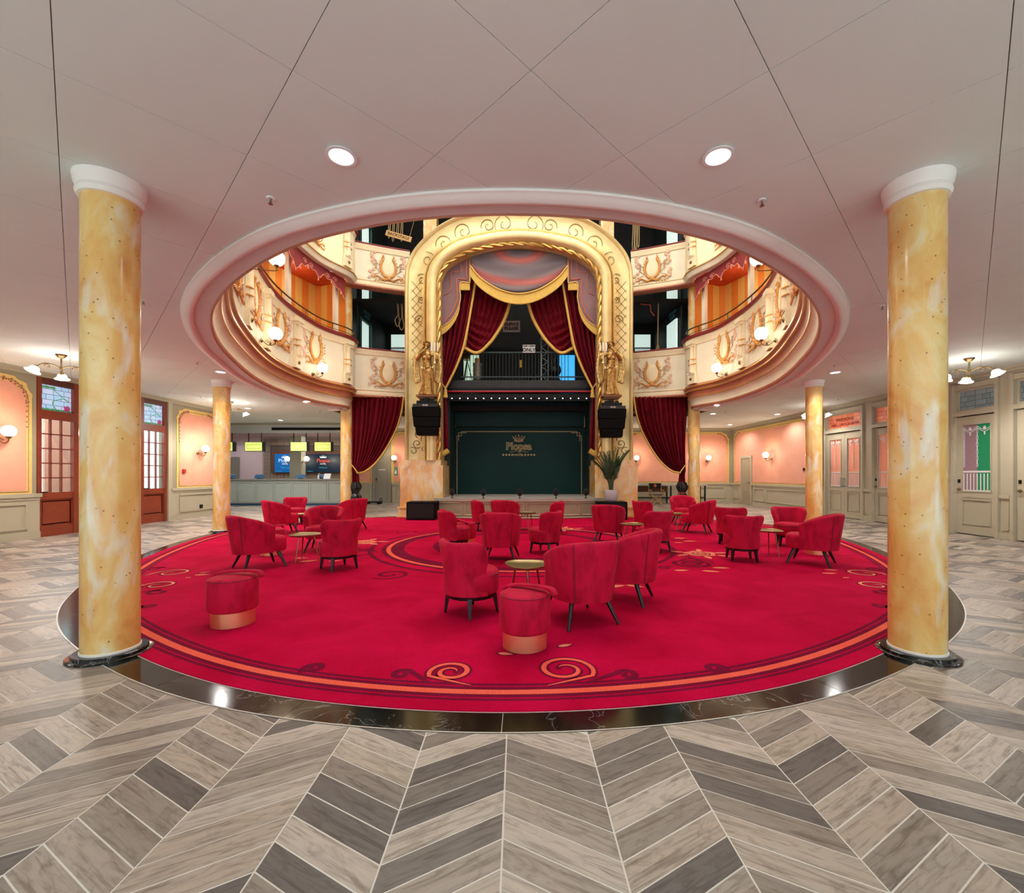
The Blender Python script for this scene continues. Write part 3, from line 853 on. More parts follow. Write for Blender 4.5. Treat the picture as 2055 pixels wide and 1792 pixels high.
prof2 = [('soffit', creamlow, [(.30, 0), (.50, 0)]), ('cove', creamlow, [(.50, 0), (.53, .03), (.54, .10), (.58, .15)]), ('bead', goldbead, [(.58, .15), (.605, .16), (.605, .19), (.58, .2)]),
         ('moulding', cream, [(.58, .2), (.55, .23), (.52, .27)]), ('parapet', cream, [(.52, .27), (.52, 1.55)]), ('cap_moulding', cream, [(.52, 1.55), (.55, 1.57), (.58, 1.66)]),
         ('parapet_back', redpaint, [(.40, 1.66), (.40, .1)])]
rail2 = [(.58, 1.66), (.64, 1.68), (.65, 1.74), (.62, 1.78), (.40, 1.79), (.37, 1.66)]
g2 = gallery('gallery_balcony', 'cream upper gallery balcony above the striped boxes', Z2, prof2, rail2, None, .53, .25, .9, .85, (13.75, 11.8), (14.85, 12.75))

# striped box walls, posts, scalloped pelmets
sweep([(.30, 0), (-1.05, 0)], box_line, Z2).build('box_ceiling', redpaint, g2, 0, world=True); sweep([(.40, .5), (-1.05, .5)], box_line, CEIL).build('box_floor', redpaint, g1, 0, world=True)
for right in (False, True):
    line = offset(box_line, -1.0, False); h = len(line) // 2
    sd = line[h:] if right else line[:h + 1][::-1]
    sd = [p for p in sd if p[1] > 6.2]
    ln = box_line[-1] if right else box_line[0]
    nn = normal(box_line, len(box_line) - 1 if right else 0)
    end = [(ln[0] + nn.x * o, ln[1] + nn.y * o) for o in (-1.0, .25)]
    sd = sd + [end[0], end[1]]
    s = arclen(sd); N = int(s[-1] / .27); b = MB()
    me_faces = []
    def pt_at(q):
        for k in range(len(s) - 1):
            if q <= s[k + 1] + 1e-9:
                t = (q - s[k]) / max(1e-9, s[k + 1] - s[k]); return (sd[k][0] + (sd[k + 1][0] - sd[k][0]) * t, sd[k][1] + (sd[k + 1][1] - sd[k][1]) * t)
        return sd[-1]
    for k in range(N):
        a, c = pt_at(s[-1] * k / N), pt_at(s[-1] * (k + 1) / N)
        b.add([(a[0], a[1], 4.1), (c[0], c[1], 4.1), (c[0], c[1], Z2), (a[0], a[1], Z2)], [(0, 1, 2, 3)])
    o = b.build('wall_gallery', stripe_a, smooth=0, fix=False); o.data.materials.append(stripe_b)
    for k, p in enumerate(o.data.polygons): p.material_index = k % 2
    tag(o, 'orange and yellow striped box wall above the ' + ('right' if right else 'left') + ' gallery', kind='structure')
    ys = (15.2, 13.05, 11.0, 9.2, 7.5)
    L = offset(box_line, .12, False)
    for y in ys[:4]:
        i = near_y(L, y, right); nn = normal(L, i); rz = math.atan2(nn.x, -nn.y)
        o = MB().box((0, 0, (Z2 - 5.6) / 2), (.13, .13, Z2 - 5.6)).box((0, -.03, Z2 - 5.6 - .25), (.17, .17, .06)).box((0, -.06, Z2 - 5.6 - .1), (.15, .22, .2)).build('box_post', creamlow, g1); o.location = (L[i][0] - XC, L[i][1] - 9.5, 5.6 - CEIL); o.rotation_euler = (0, 0, rz)
    V = offset(box_line, .34, False)
    for ya, yb in zip(ys, ys[1:]):
        ia, ib = near_y(V, ya, right), near_y(V, yb, right); st = 1 if ib > ia else -1
        seq = V[ia:ib + st:st] if ib + st >= 0 else V[ia::st]
        sl = arclen(seq); top, bot, trim = [], [], []
        M_ = 28
        for k in range(M_ + 1):
            q = sl[-1] * k / M_; t = k / M_
            j = max(i for i in range(len(sl)) if sl[i] <= q + 1e-9); j = min(j, len(sl) - 2)
            f = (q - sl[j]) / (sl[j + 1] - sl[j]); x = seq[j][0] + (seq[j + 1][0] - seq[j][0]) * f; y = seq[j][1] + (seq[j + 1][1] - seq[j][1]) * f
            d = .26 + .42 * abs(2 * t - 1) ** 3 + .14 * math.exp(-((t - .5) / .07) ** 2) + .04 * math.cos(t * 40)
            top.append((x, y, Z2)); bot.append((x, y, Z2 - d)); trim.append((x, y, Z2 - d))
        b = MB(); n_ = M_ + 1; vs = top + bot
        cx, cy = XC - sum(p[0] for p in top) / n_, 10 - sum(p[1] for p in top) / n_; cl = math.hypot(cx, cy); ox, oy = cx / cl * .02, cy / cl * .02
        vs2 = [(p[0] + ox, p[1] + oy, p[2]) for p in vs]
        fs = [(k, k + 1, n_ + k + 1, n_ + k) for k in range(M_)]
        b.add(vs, fs); b.add(vs2, fs); b.add(bot + [(p[0] + ox, p[1] + oy, p[2]) for p in bot], fs)
        pv = b.build('pelmet', simple('pelmet_red', '#8e2f35', .6, var=.1), g2, world=True)
        t2 = MB().tube([(p[0] + ox * 1.4, p[1] + oy * 1.4, p[2] + .012) for p in trim], .013, 5)
        for f0 in (.2, .35, .65, .8):
            k = int(f0 * M_); c = Vector((top[k][0] + ox * 1.6, top[k][1] + oy * 1.6, Z2 - .2)); tx = Vector((top[k + 1][0] - top[k][0], top[k + 1][1] - top[k][1], 0)).normalized()
            t2.tube([c + tx * (.09 * (1 - m / 14) * math.cos(m * .7)) + Vector((0, 0, .09 * (1 - m / 14) * math.sin(m * .7))) for m in range(14)], .011, 5)
        for f0 in (.08, .28, .5, .72, .92):
            k = int(f0 * M_); c = trim[k]; t2.tube([(c[0] + ox, c[1] + oy, c[2]), (c[0] + ox, c[1] + oy, c[2] - .1)], [.012, .026], 6)
        t2.build('pelmet_trim', simple('pelmet_pink', '#e79a86', .6), pv, world=True)

# ---------------------------------------------------------------- side boxes beside the stage
for sx in (-1, 1):
    side = 'left' if sx < 0 else 'right'
    A = Vector((XC + sx * 6.1, 15.5)); B = Vector((XC + sx * 4.05, 16.35))
    def lin(t): q = A.lerp(B, t); bow = -.12 * math.sin(PI * t); d = (B - A).normalized(); n_ = Vector((-d.y, d.x)) * (1 if sx < 0 else -1); return q - n_ * bow * -1 * (1 if n_.y > 0 else -1) * 0 + Vector((0, .03 * math.sin(PI * t)))
    ln = [lin(k / 12) for k in range(13)]
    dirn = (B - A).normalized(); nf = Vector((dirn.y, -dirn.x))
    if nf.y > 0: nf = -nf
    for lev, (zb, zt) in (('lower', (4.14, 5.83)), ('upper', (8.02, 9.52))):
        t = thing('side_box_balcony', f'cream {lev} stage box front with carved cartouche, {side} of the gilt arch', 'balcony', (A.x, A.y, zb), group='stage box fronts')
        def strip(prof, nm, mat):
            rows = [[(p.x + nf.x * o, p.y + nf.y * o, z) for p in ln] for o, z in prof]; b = MB(); m = len(ln)
            b.add([p for r in rows for p in r], [(j * m + i, j * m + i + 1, (j + 1) * m + i + 1, (j + 1) * m + i) for j in range(len(rows) - 1) for i in range(m - 1)])
            return b.build(nm, mat, t, 40, world=True)
        strip([(-.3, zb), (.0, zb), (.03, zb), (.05, zb + .03), (.03, zb + .07)], 'base_moulding', terracotta)
        strip([(.03, zb + .07), (.04, zb + .12), (.02, zb + .2), (.05, zb + .24), (.04, zb + .28)], 'lower_moulding', cream)
        strip([(.0, zb + .28), (0, zt - .22)], 'front_panel', creamlow)
        strip([(0, zt - .22), (.04, zt - .2), (.05, zt - .12), (.09, zt - .06), (.09, zt - .03)], 'cap_moulding', cream)
        strip([(.09, zt - .03), (.11, zt - .01), (.11, zt + .02), (-.1, zt + .03), (-.1, zb)], 'top_rail', redrail)
        m = lin(.66); rz = math.atan2(nf.x, -nf.y)
        cartouche(t, (m.x + nf.x * .01 - A.x, m.y + nf.y * .01 - A.y, (zt - zb) * .53), rz, .95)

# ================================================================== PROSCENIUM
YP = 14.7; KP = YP / FPX; CXP = (1041.5 - VX) * KP
def pz(py): return CAMZ + (HY - py) * KP
outer = [(229, 924), (229, 700), (229, 564), (223.5, 526.5), (211, 501), (188.5, 476), (160.5, 453), (125, 435.4), (84.5, 426.6), (40, 422), (0, 421)]
inner = [(159, 924), (159, 700), (159, 577), (155.5, 552), (150, 541), (141, 530), (120, 516), (103, 509), (84.5, 503.7), (42, 494.5), (0, 491)]
def arch(c):
    h = [(p.x, p.y) for p in catmull([(x, y, 0) for x, y in c], 8)]
    return [(CXP - x * KP, pz(y)) for x, y in h] + [(CXP + x * KP, pz(y)) for x, y in reversed(h[:-1])]
AO, AI = arch(outer), arch(inner)
def ap(k, s, d): return (AO[k][0] + (AI[k][0] - AO[k][0]) * s, YP - d, AO[k][1] + (AI[k][1] - AO[k][1]) * s)
pr = thing('proscenium_arch', 'broad gilt proscenium arch framing the stage on marbled pedestals', 'arch', (CXP, YP, 0))
def asweep(prof, nm, mat):
    m = len(AO); b = MB()
    b.add([ap(k, s, d) for s, d in prof for k in range(m)], [(j * m + i, j * m + i + 1, (j + 1) * m + i + 1, (j + 1) * m + i) for j in range(len(prof) - 1) for i in range(m - 1)])
    return b.build(nm, mat, pr, 60, world=True)
asweep([(0, -1.1), (0, 0), (.01, .05), (.05, .09), (.095, .06), (.11, 0)], 'outer_bead', goldlight)
pb = asweep([(.11, 0), (.2, -.05), (.35, -.07), (.5, -.04), (.55, 0)], 'pattern_band', goldlight)
asweep([(.55, 0), (.565, .03), (.59, .035), (.61, .0)], 'bead', gold)
asweep([(.61 + .32 * (1 - math.cos(PI * k / 12)) / 2, .2 * math.sin(PI * k / 12)) for k in range(13)], 'torus', goldlight)
asweep([(.93, 0), (.97, -.1), (1.0, -.2), (1.0, -.9), (.93, -1.1), (0, -1.1)], 'inner_reveal', goldlight)
rp = [Vector(ap(k, .972, .02)) for k in range(len(AO))]
# twisted rope: two strands
rs = [rp[0]]
for a, b_ in zip(rp, rp[1:]):
    nseg = max(1, int((b_ - a).length / .045))
    for k in range(1, nseg + 1): rs.append(a.lerp(b_, k / nseg))
ctr = Vector((CXP, YP, 4))
for ph in (0, PI):
    pts = []; dist = 0
    for i, p in enumerate(rs):
        if i: dist += (p - rs[i - 1]).length
        t = (rs[min(i + 1, len(rs) - 1)] - rs[max(i - 1, 0)]).normalized(); n1 = Vector((0, -1, 0)); n2 = t.cross(n1)
        a = ph + dist * 2 * PI / .66; pts.append(p + (n1 * math.cos(a) + n2 * math.sin(a)) * .034)
    MB().tube(pts, .05, 7).build('rope_strand', gold, pr, world=True)
# engraved lattice and scrolls on the band
ink = simple('engraving', '#8d6a35', .5, .4)
b = MB()
m = len(AO)
def band_pt(z, s, sg):                                   # on the straight legs
    x = CXP + sg * KP * (229 - 70 * s); return (x, YP + .052 - .01, z)
for sg in (-1, 1):
    for q in range(16):
        z0_ = pz(700) + q * .28 - .4
        for a_, b_ in ((.15, .5), (.5, .15)):
            pts = [band_pt(z0_ + (k / 4) * .45, a_ + (b_ - a_) * k / 4, sg) for k in range(5)]
            if pts[-1][2] < pz(560): b.tube(pts, .006, 4)
b.build('lattice_engraving', ink, pr, world=True)
b = MB()
def curl(c, r, turns, sgn, ph, n=26): return [(c[0] + sgn * r * (1 - k / n * .85) * math.cos(ph + turns * 2 * PI * k / n), YP + .035, c[1] + r * (1 - k / n * .85) * math.sin(ph + turns * 2 * PI * k / n)) for k in range(n)]
for sg in (-1, 1):
    for dx, y, r in ((30, 448, .34), (62, 452, .25), (112, 463, .3), (150, 487, .3), (183, 520, .26), (195, 560, .2), (197, 600, .14), (200, 640, .16)):
        b.tube(curl((CXP + sg * dx * KP, pz(y)), r, 1.4, sg, .5 + dx), .010, 5)
    for dx, y in ((205, 890), (190, 900), (200, 870), (188, 880), (213, 905), (195, 860)):
        b.tube(curl((CXP + sg * dx * KP, pz(y)), .16, 1.3, sg, dx), .012, 5)
b.build('scroll_engraving', ink, pr, world=True)
for sg in (-1, 1):
    x0, x1 = sorted((CXP + sg * 236 * KP, CXP + sg * 151 * KP)); zt = pz(924)
    MB().bb((x0, 14.55, .34), (x1, 15.8, zt - .16)).bb((x0 + .05, 14.62, zt - .16), (x1 - .08, 15.8, zt + .02)).build('pedestal', marble_col, pr, world=True)
    MB().bb((x0 - .09, 14.45, 0), (x1 + .09, 15.8, .06)).bb((x0 - .05, 14.5, .06), (x1 + .05, 15.8, .30)).bb((x0 - .08, 14.47, .30), (x1 + .08, 15.8, .35)).build('pedestal_base', marble_col, pr, world=True)

# ---------------------------------------------------------------- stage
sg_ = thing('stage', 'low bowed stage with grey boards and taupe panelled front', 'stage', (CXP, 14.3, 0))
xa, xb = -2.86, 2.58
def front(x, e=0): t = (x - CXP) / 2.72; return 14.32 - .42 * (1 - t * t) - e
N = 28
fx = [xa + (xb - xa) * k / N for k in range(N + 1)]
MB().prism([(x, front(x, .04)) for x in fx] + [(xb, 14.5), (2.3, 14.5), (2.3, 17.1), (-2.6, 17.1), (-2.6, 14.5), (xa, 14.5)], .585, .64).build('stage_boards', stage_top, sg_, 0, world=True)
MB().prism([(x, front(x)) for x in fx] + [(xb, 14.5), (2.3, 14.5), (2.3, 17.1), (-2.6, 17.1), (-2.6, 14.5), (xa, 14.5)], 0, .585).build('apron', taupe_dark, sg_, 0, world=True)
for a_, b_ in ((-2.80, -1.95), (-1.85, -.95), (-.85, .0), (.1, .95), (1.05, 1.75), (1.85, 2.52)):
    bt = MB()
    for z in (.12, .50): bt.tube([(a_ + (b_ - a_) * k / 6, front(a_ + (b_ - a_) * k / 6, .012), z) for k in range(7)], .02, 4)
    for x in (a_, b_): bt.tube([(x, front(x, .012), .12), (x, front(x, .012), .50)], .02, 4)
    bt.build('apron_moulding', taupe, sg_, world=True)
for nm, zz in (('lip_moulding', .565), ('foot_moulding', .04)): MB().tube([(x, front(x, .02), zz) for x in fx], .028, 6).build(nm, taupe, sg_, world=True)
for px in (907, 971, 1043, 1115, 1176):
    x = (px - VX) * 14.25 / FPX; y = front(x) + .12
    t = thing('footlight', {907: 'shell footlight at the stage front beside the left pedestal', 971: 'shell footlight left of centre on the stage front', 1043: 'shell footlight in the middle of the stage front', 1115: 'shell footlight right of centre on the stage front', 1176: 'shell footlight at the stage front beside the right pedestal'}[px], 'footlight', (x, y, .64), group='footlights')
    MB().lathe([(.05, 0), (.05, .012), (.014, .02), (.012, .09)], 12).build('stand', black, t)
    bt = MB(); bt.sphere((0, .0, .19), (.085, .05, .12), 14, 8); bt.build('hood', simple('footlight_shell', '#3a3d40', .35, .6), t)
    bt = MB()
    for k in range(-3, 4): bt.tube([(0, -.02, .08), (k * .02, -.055, .18), (k * .012, -.03, .295)], .006, 4)
    bt.build('ribs', black, t)

# stage house: dark surround, screen with crest, black walls
def dbox(name, a, b, mat, label): return tag(MB().bb(a, b).build(name, mat, smooth=0), label, kind='structure')
scr = thing('stage_screen', 'dark green stage back screen with gold line border and crest', 'screen', (CXP, 17.1, .64))
MB().bb((-2.80, 17.1, .64), (2.50, 17.16, 3.2)).build('screen_board', dkgreen, scr, 0, world=True)
def P2(px, py, Y=17.085): return at(px, py, Y)
bd = MB()
def bars(pts):
    for (a, b_) in zip(pts, pts[1:]):
        A_, B_ = P2(*a), P2(*b_); bd.bb((min(A_.x, B_.x) - .011, 17.085, min(A_.z, B_.z) - .011), (max(A_.x, B_.x) + .011, 17.1, max(A_.z, B_.z) + .011))
bars([(917, 991), (917, 874.5), (926, 874.5), (926, 866)]); bars([(926, 866), (1158, 866), (1158, 874.5), (1167, 874.5), (1167, 991)])
bars([(920, 884), (920, 868.5), (936, 868.5)]); bars([(1147, 868.5), (1163.5, 868.5), (1163.5, 884)])
bd.build('border_line', gold_print, scr, world=True)
def on_screen(o, px, py, Y=17.08):
    p = at(px, py, Y); o.rotation_euler = (PI / 2, 0, 0); o.location = p; o.matrix_parent_inverse = scr.matrix_basis.inverted()
o = text_mesh('Plopsa', .37, gold_print, 'crest_letters', scr, .006, .014); on_screen(o, 1041, 896); o.scale = (1.02, 1.05, 1)
o = text_mesh('Plopsa', .37, dkgreen, 'crest_letter_faces', scr, .008, -.004); on_screen(o, 1041, 896); o.scale = (1.02, 1.05, 1)
o = text_mesh('\u2605\u2605\u2605\u2605HOTEL\u2605\u2605\u2605\u2605', .12, gold_print, 'crest_line', scr, .006, .001); on_screen(o, 1041, 913)
cr = MB(); c0 = at(1041, 885, 17.08)
for k in range(5):
    a = (k - 2) * .42; r = .17
    base_ = c0 + Vector((math.sin(a) * .15, 0, .02)); tip = c0 + Vector((math.sin(a) * .30, 0, .10 + .10 * math.cos(a)))
    mid = base_.lerp(tip, .5); w_ = Vector((.035, 0, 0))
    cr.tube([base_, mid - w_, tip, mid + w_, base_], .009, 5); cr.sphere(tip, .02, 8, 6)
cr.tube([c0 + Vector((-.17, 0, .03)), c0 + Vector((0, 0, 0)), c0 + Vector((.17, 0, .03))], .012, 5); cr.tube([c0 + Vector((-.18, 0, 0)), c0 + Vector((0, 0, -.035)), c0 + Vector((.18, 0, 0))], .01, 5)
cr.sphere(c0 + Vector((0, 0, .235)), .022, 8, 6)
cr.build('crown', gold_print, scr, world=True)
fl2 = MB()
for s_ in (-1, 1):
    c = at(1041, 906, 17.08); fl2.tube([c + Vector((s_ * (.02 + .34 * k / 12), 0, .025 * math.sin(k / 12 * 2 * PI))) for k in range(13)], .006, 5)
fl2.build('flourish', gold_print, scr, world=True)
dbox('wall_stage', (-2.6, 16.9, 3.21), (2.3, 17.3, 4.3), dkgreen, 'dark green lintel above the stage screen')
dbox('wall_stage', (-3.3, 15.9, .66), (-2.62, 17.08, 4.3), simple('stage_wing_green', '#122826', .5), 'dark left wing of the stage')
dbox('wall_stage', (2.34, 15.9, .66), (3.0, 17.08, 4.3), simple('stage_wing_green', '#122826', .5), 'dark right wing of the stage')
dbox('ceiling_house', (-9.5, 2.5, 12.9), (9.3, 20, 13.1), cream, 'unseen cream roof high over the auditorium, blocking world light')  # unseen roof, put in to hold back world light from above
dbox('wall_backstage', (-6.4, 19.4, 3.9), (6.2, 19.6, 12.8), blackm, 'black back wall above the stage')
dbox('wall_backstage', (-6.7, 16.3, 4.0), (-6.5, 19.6, 12.8), dkgrey, 'black side wall behind the left stage box')
dbox('wall_backstage', (6.3, 16.3, 4.0), (6.5, 19.6, 12.8), dkgrey, 'black side wall behind the right stage box')
dbox('floor_backstage', (-6.6, 16.5, 3.75), (6.4, 19.6, 3.95), blackm, 'black upper backstage floor')
dbox('floor_backstage', (-6.5, 16.75, 7.85), (-3.95, 19.4, 7.98), blackm, 'black upper rigging floor on the left')
dbox('floor_backstage', (3.7, 16.75, 7.85), (6.3, 19.4, 7.98), blackm, 'black upper rigging floor on the right')
# angled black partitions with lit doorways behind the side boxes
for sx in (-1, 1):
    side = 'left' if sx < 0 else 'right'
    for zb, lv in ((3.95, 'lower'), (7.95, 'upper')):
        # partition running back from the gallery column
        x0, x1 = XC + sx * 6.05, XC + sx * 5.8
        pw = thing('backstage_partition', f'black {lv} partition with lit doorway behind the {side} stage box', 'partition', (x0, 17.0, zb))
        A, B = Vector((x0, 16.7)), Vector((x1, 19.4)); d = (B - A).normalized(); nrm = Vector((-d.y, d.x)) * .06
        def wallseg(t0, t1, za, zc, nm, mat, off=0):
            a, c = A.lerp(B, t0), A.lerp(B, t1); o_ = nrm * off
            MB().extrude([(a.x + o_.x, a.y + o_.y, za), (c.x + o_.x, c.y + o_.y, za), (c.x + o_.x, c.y + o_.y, zc), (a.x + o_.x, a.y + o_.y, zc)], (nrm.x, nrm.y, 0)).build(nm, mat, pw, 0, world=True)
        H = 3.75 if lv == 'lower' else 4.5
        DT = 3.35 if lv == 'lower' else 3.2; wallseg(0, .06, zb, zb + H, 'wall_board', simple('teal_black', '#101a1a', .6)); wallseg(.42, 1, zb, zb + H, 'wall_board', simple('teal_black', '#101a1a', .6)); wallseg(.06, .42, zb + DT + .05, zb + H, 'wall_board', simple('teal_black', '#101a1a', .6))
        wallseg(.08, .40, zb, zb + DT, 'lit_doorway', backroom, 1.4)
        if lv == 'lower':
            for r_ in range(2):
                for q in range(8 - 2 * r_): wallseg(.16 + r_ * .03 + q * .028, .18 + r_ * .03 + q * .028, zb + DT + .32 - r_ * .16, zb + DT + .43 - r_ * .16, 'wall_lettering', simple('teal_letters', '#3f7484', .6), -.3 if sx < 0 else .3)
        fm = simple('teal_frame', '#24504c', .5)
        wallseg(.06, .08, zb, zb + DT + .05, 'door_frame', fm, -.6); wallseg(.40, .42, zb, zb + DT + .05, 'door_frame', fm, -.6); wallseg(.08, .40, zb + DT - .03, zb + DT + .05, 'door_frame', fm, -.6)
    # window in the rear wall
    wn = thing('backstage_window', f'lit rear window with iron balustrade behind the {side} stage box', 'window', (XC + sx * 4.6, 19.35, 5.2))
    xw0, xw1 = sorted((XC + sx * 5.62, XC + sx * 4.9))
    MB().bb((xw0, 19.34, 5.9), (xw1, 19.38, 7.45)).build('pane', backroom, wn, 0, world=True)
    frame_on('y', 19.34, xw0 - .05, xw1 + .05, 5.8, 7.5, .06, .05, black, wn, 'window_frame', -1)
    bt = MB()
    for k in range(12): x = xw0 + (xw1 - xw0) * k / 11; bt.tube([(x, 19.2, 6.2), (x, 19.2, 6.82)], .012, 5)
    bt.bb((xw0, 19.18, 6.8), (xw1, 19.22, 6.84)); bt.build('balustrade', black, wn, world=True)
# hanging rope bundles and signs
def rope(name, label, pts, r=.02, grp='hanging ropes'):
    return tag(MB().tube(catmull(pts, 6), r, 6).build(name, rope_mat), label, 'rope', grp)
for k, (px, y0, y1, lb) in enumerate(((797, 590, 655, 'looped hemp rope hanging in the lower left stage box'), (805, 592, 662, 'hemp rope hanging beside the gilt arch in the lower left stage box'))):
    a, c = at(px, y0, 16.9), at(px, y1, 16.9); a.z = 7.87
    rope('hanging_rope', lb, [a, a.lerp(c, .5) + Vector((.03, 0, 0)), c + Vector((-.08, 0, .25)), c, c + Vector((.1, 0, .15)), a.lerp(c, .5) + Vector((.05, .02, 0)), a + Vector((.05, 0, 0))], .016)
a, c = at(1321, 608, 16.9), at(1320, 690, 16.9); a.z = 7.87
rp_ = rope('hanging_rope', 'hemp rope with frayed tassel end in the lower right stage box', [a, a.lerp(c, .5), c], .022)
bt = MB()
for k in range(8): bt.tube([c, c + Vector((.07 * math.cos(k * .8), .05 * math.sin(k * .8), -.22)), c + Vector((.09 * math.cos(k * .8), .05 * math.sin(k * .8), -.42))], .016, 5)
bt.build('tassel', rope_mat, rp_, world=True)
for k, px in enumerate((781, 788, 796, 803)):
    a, c = at(px, 415, 16.9), at(px - 2 + k, 470 + 6 * (k % 2), 16.9); a.z = 12.92
    rope('hanging_rope', ('first', 'second', 'third', 'fourth')[k] + ' rope from the left of the bundle behind the wooden hanging sign', [a, a.lerp(c, .6) + Vector((.05, 0, 0)), c, c + Vector((.07, 0, .1)), a + Vector((.12, .0, 0))], .016)
for k, px in enumerate((1268, 1273, 1278)):
    a, c = at(px, 425, 16.9), at(px + 1, 495 - 4 * k, 16.9); a.z = 12.92
    rope('hanging_rope', ('left', 'middle', 'right')[k] + ' rope of the bundle in the upper right stage box', [a, a.lerp(c, .6) + Vector((.04, 0, 0)), c, c + Vector((.07, 0, .1)), a + Vector((.08, 0, 0))], .016)
sgn = thing('hanging_sign', 'wooden BACKSTAGE board hung askew on cords in the upper left box', 'sign', at(800, 474, 16.6))
MB().box((0, 0, 0), (.98, .03, .2)).build('board', wood_light, sgn)
o = text_mesh('BACKSTAGE', .15, black, 'lettering', sgn, .003); o.location = (0, -.02, 0); o.rotation_euler = (PI / 2, 0, 0)
for s_ in (-1, 1): MB().tube([(s_ * .4, 0, .1), (s_ * .38, 0, 2.75)], .008, 5).build('cord', rope_mat, sgn)
sgn.rotation_euler = (0, math.radians(16), 0)
for px, lb in ((865, 'pale marbled pier on the upper stage gallery left of the arch crown'), (1217, 'pale marbled pier on the upper stage gallery right of the arch crown')):
    p = at(px, 500, 17.2); t = thing('column', lb, 'column', (p.x, p.y, 8.0), group='upper piers')
    MB().box((0, 0, 2.2), (.5, .4, 4.4)).build('shaft', marble_col, t); MB().box((0, 0, .1), (.6, .5, .2)).build('base', marble_col, t)
red_pipe = tag(MB().tube([Vector((4.42, 16.9, 7.87)), at(1285, 610, 16.9), at(1305, 612, 16.9), at(1306, 625, 16.9), at(1313, 634, 16.9)], .03, 8).build('sprinkler_pipe', simple('red_pipe', '#a02020', .4)), 'red pipe with spout in the lower right stage box', 'pipe')

# ---------------------------------------------------------------- stage bridge, gate, props
br = thing('stage_bridge', 'black lighting bridge across the stage with iron balustrade', 'bridge', (CXP, 15.9, 4.3))
MB().bb((-2.75, 15.6, 4.42), (2.45, 16.9, 4.68)).build('deck', simple('bridge_steel', '#2a2c2d', .5, .4, var=.2), br, 0, world=True)
MB().bb((-2.75, 15.6, 4.28), (2.45, 15.66, 4.42)).bb((-2.75, 15.55, 3.95), (2.45, 15.6, 4.2)).build('fascia', black, br, 0, world=True)
MB().tube([(-2.7, 15.5, 4.27), (2.42, 15.5, 4.27)], .03, 8).build('red_barrel', simple('red_barrel', '#a8212e', .4), br, world=True)
for px in [937 + 6.55 * k for k in range(32)]:
    p = at(px, 735, 15.72)
    if p.x < 2.4: MB().tube([(p.x, 15.72, 4.68), (p.x, 15.72, 5.72)], .011, 5).build('baluster', simple('iron_grey', '#3b4448', .4, .7), br, world=True)
MB().bb((-2.2, 15.7, 4.80), (2.2, 15.74, 4.84)).bb((-2.2, 15.7, 5.66), (2.2, 15.74, 5.70)).build('gate_rail', simple('iron_grey', '#3b4448', .4, .7), br, 0, world=True)
lb_ = thing('border_light_batten', 'row of small white border lights under the stage bridge', 'stage light', (CXP, 15.5, 4.05))
MB().bb((-2.6, 15.5, 4.03), (2.3, 15.6, 4.13)).build('batten', black, lb_, 0, world=True)
for k in range(18):
    px = 907 + k * 15.88; p = at(px, 799.5, 15.48); o = MB().lathe([(.026, 0), (.022, .02)], 10).build('lens', stagedot, lb_)
    o.rotation_euler = (PI / 2, 0, 0); o.location = (p.x - CXP, -.02, p.z - 4.05)
def sign(name, label, px0, px1, py0, py1, Y, mat, lines, tcol):
    a, c = at(px0, py0, Y), at(px1, py1, Y); m_ = (a + c) / 2; t = thing(name, label, 'sign', m_)
    MB().box((0, 0, 0), (abs(c.x - a.x), .03, abs(a.z - c.z))).build('board', mat, t)
    if Y > 17:
        for s_ in (-1, 1): MB().tube([(s_ * .22, 0, .1), (s_ * .22, 0, 12.92 - m_.z)], .006, 5).build('cord', black, t)
    for i, (tx, sz, dz) in enumerate(lines):
        o = text_mesh(tx, sz, tcol, 'lettering', t, .003, .004); o.location = (0, -.02, dz); o.rotation_euler = (PI / 2, 0, 0)
sign('hanging_sign', 'rusty white SILENCE PLEASE board hung over the stage', 1009, 1043.5, 644, 666.5, 17.6, simple('aged_white', '#a99a98', .6, var=.15), (('SILENCE', .155, .09), ('PLEASE', .175, -.08)), black)
sign('hanging_sign', 'grey CAST AND CREW ONLY plate on the stage gate', 1049, 1074, 692, 708, 15.66, silver, (('CAST & CREW', .062, .09), ('ONLY', .17, -.05)), black)
tr = thing('lighting_truss', 'silver lattice truss standing behind the stage balustrade', 'truss', at(1093, 764, 16.5))
bt = MB()
for dx in (-.13, .13): bt.tube([(dx, 0, 0), (dx, 0, 2.1)], .022, 6)
for k in range(12): s_ = 1 if k % 2 else -1; bt.tube([(-.13 * s_, 0, k * .175), (.13 * s_, 0, (k + 1) * .175)], .012, 5)
bt.build('lattice', steel, tr)
sp = thing('stage_lamp', 'round black follow lamp on the stage bridge', 'lamp', at(1113, 763, 16.2))
MB().sphere((0, 0, .36), .24, 18, 12).build('housing', simple('lamp_black', '#15181a', .3, .5), sp); MB().lathe([(.22, 0), (.2, .04), (.05, .08), (.05, .2)], 12).build('foot', black, sp)
MB().lathe([(.13, .56), (.15, .74), (.13, .76)], 14).build('vent', simple('lamp_black', '#15181a', .3, .5), sp)
dr = thing('lantern_drum', 'ribbed metal lantern drum on the stage bridge', 'lantern', at(958, 764, 16.2))
MB().lathe([(.13, 0), (.16, .05), (.15, .15), (.165, .2), (.15, .3), (.165, .36), (.15, .5), (.17, .55), (.17, .62)], 16).build('drum', simple('drum_metal', '#8d8578', .4, .6, var=.3, vscale=15), dr); MB().lathe([(.09, .62), (.1, .8)], 12).build('cap', wood_light, dr)
tp = thing('camera_tripod', 'black tripod standing on the stage bridge', 'tripod', at(937, 764, 16.2))
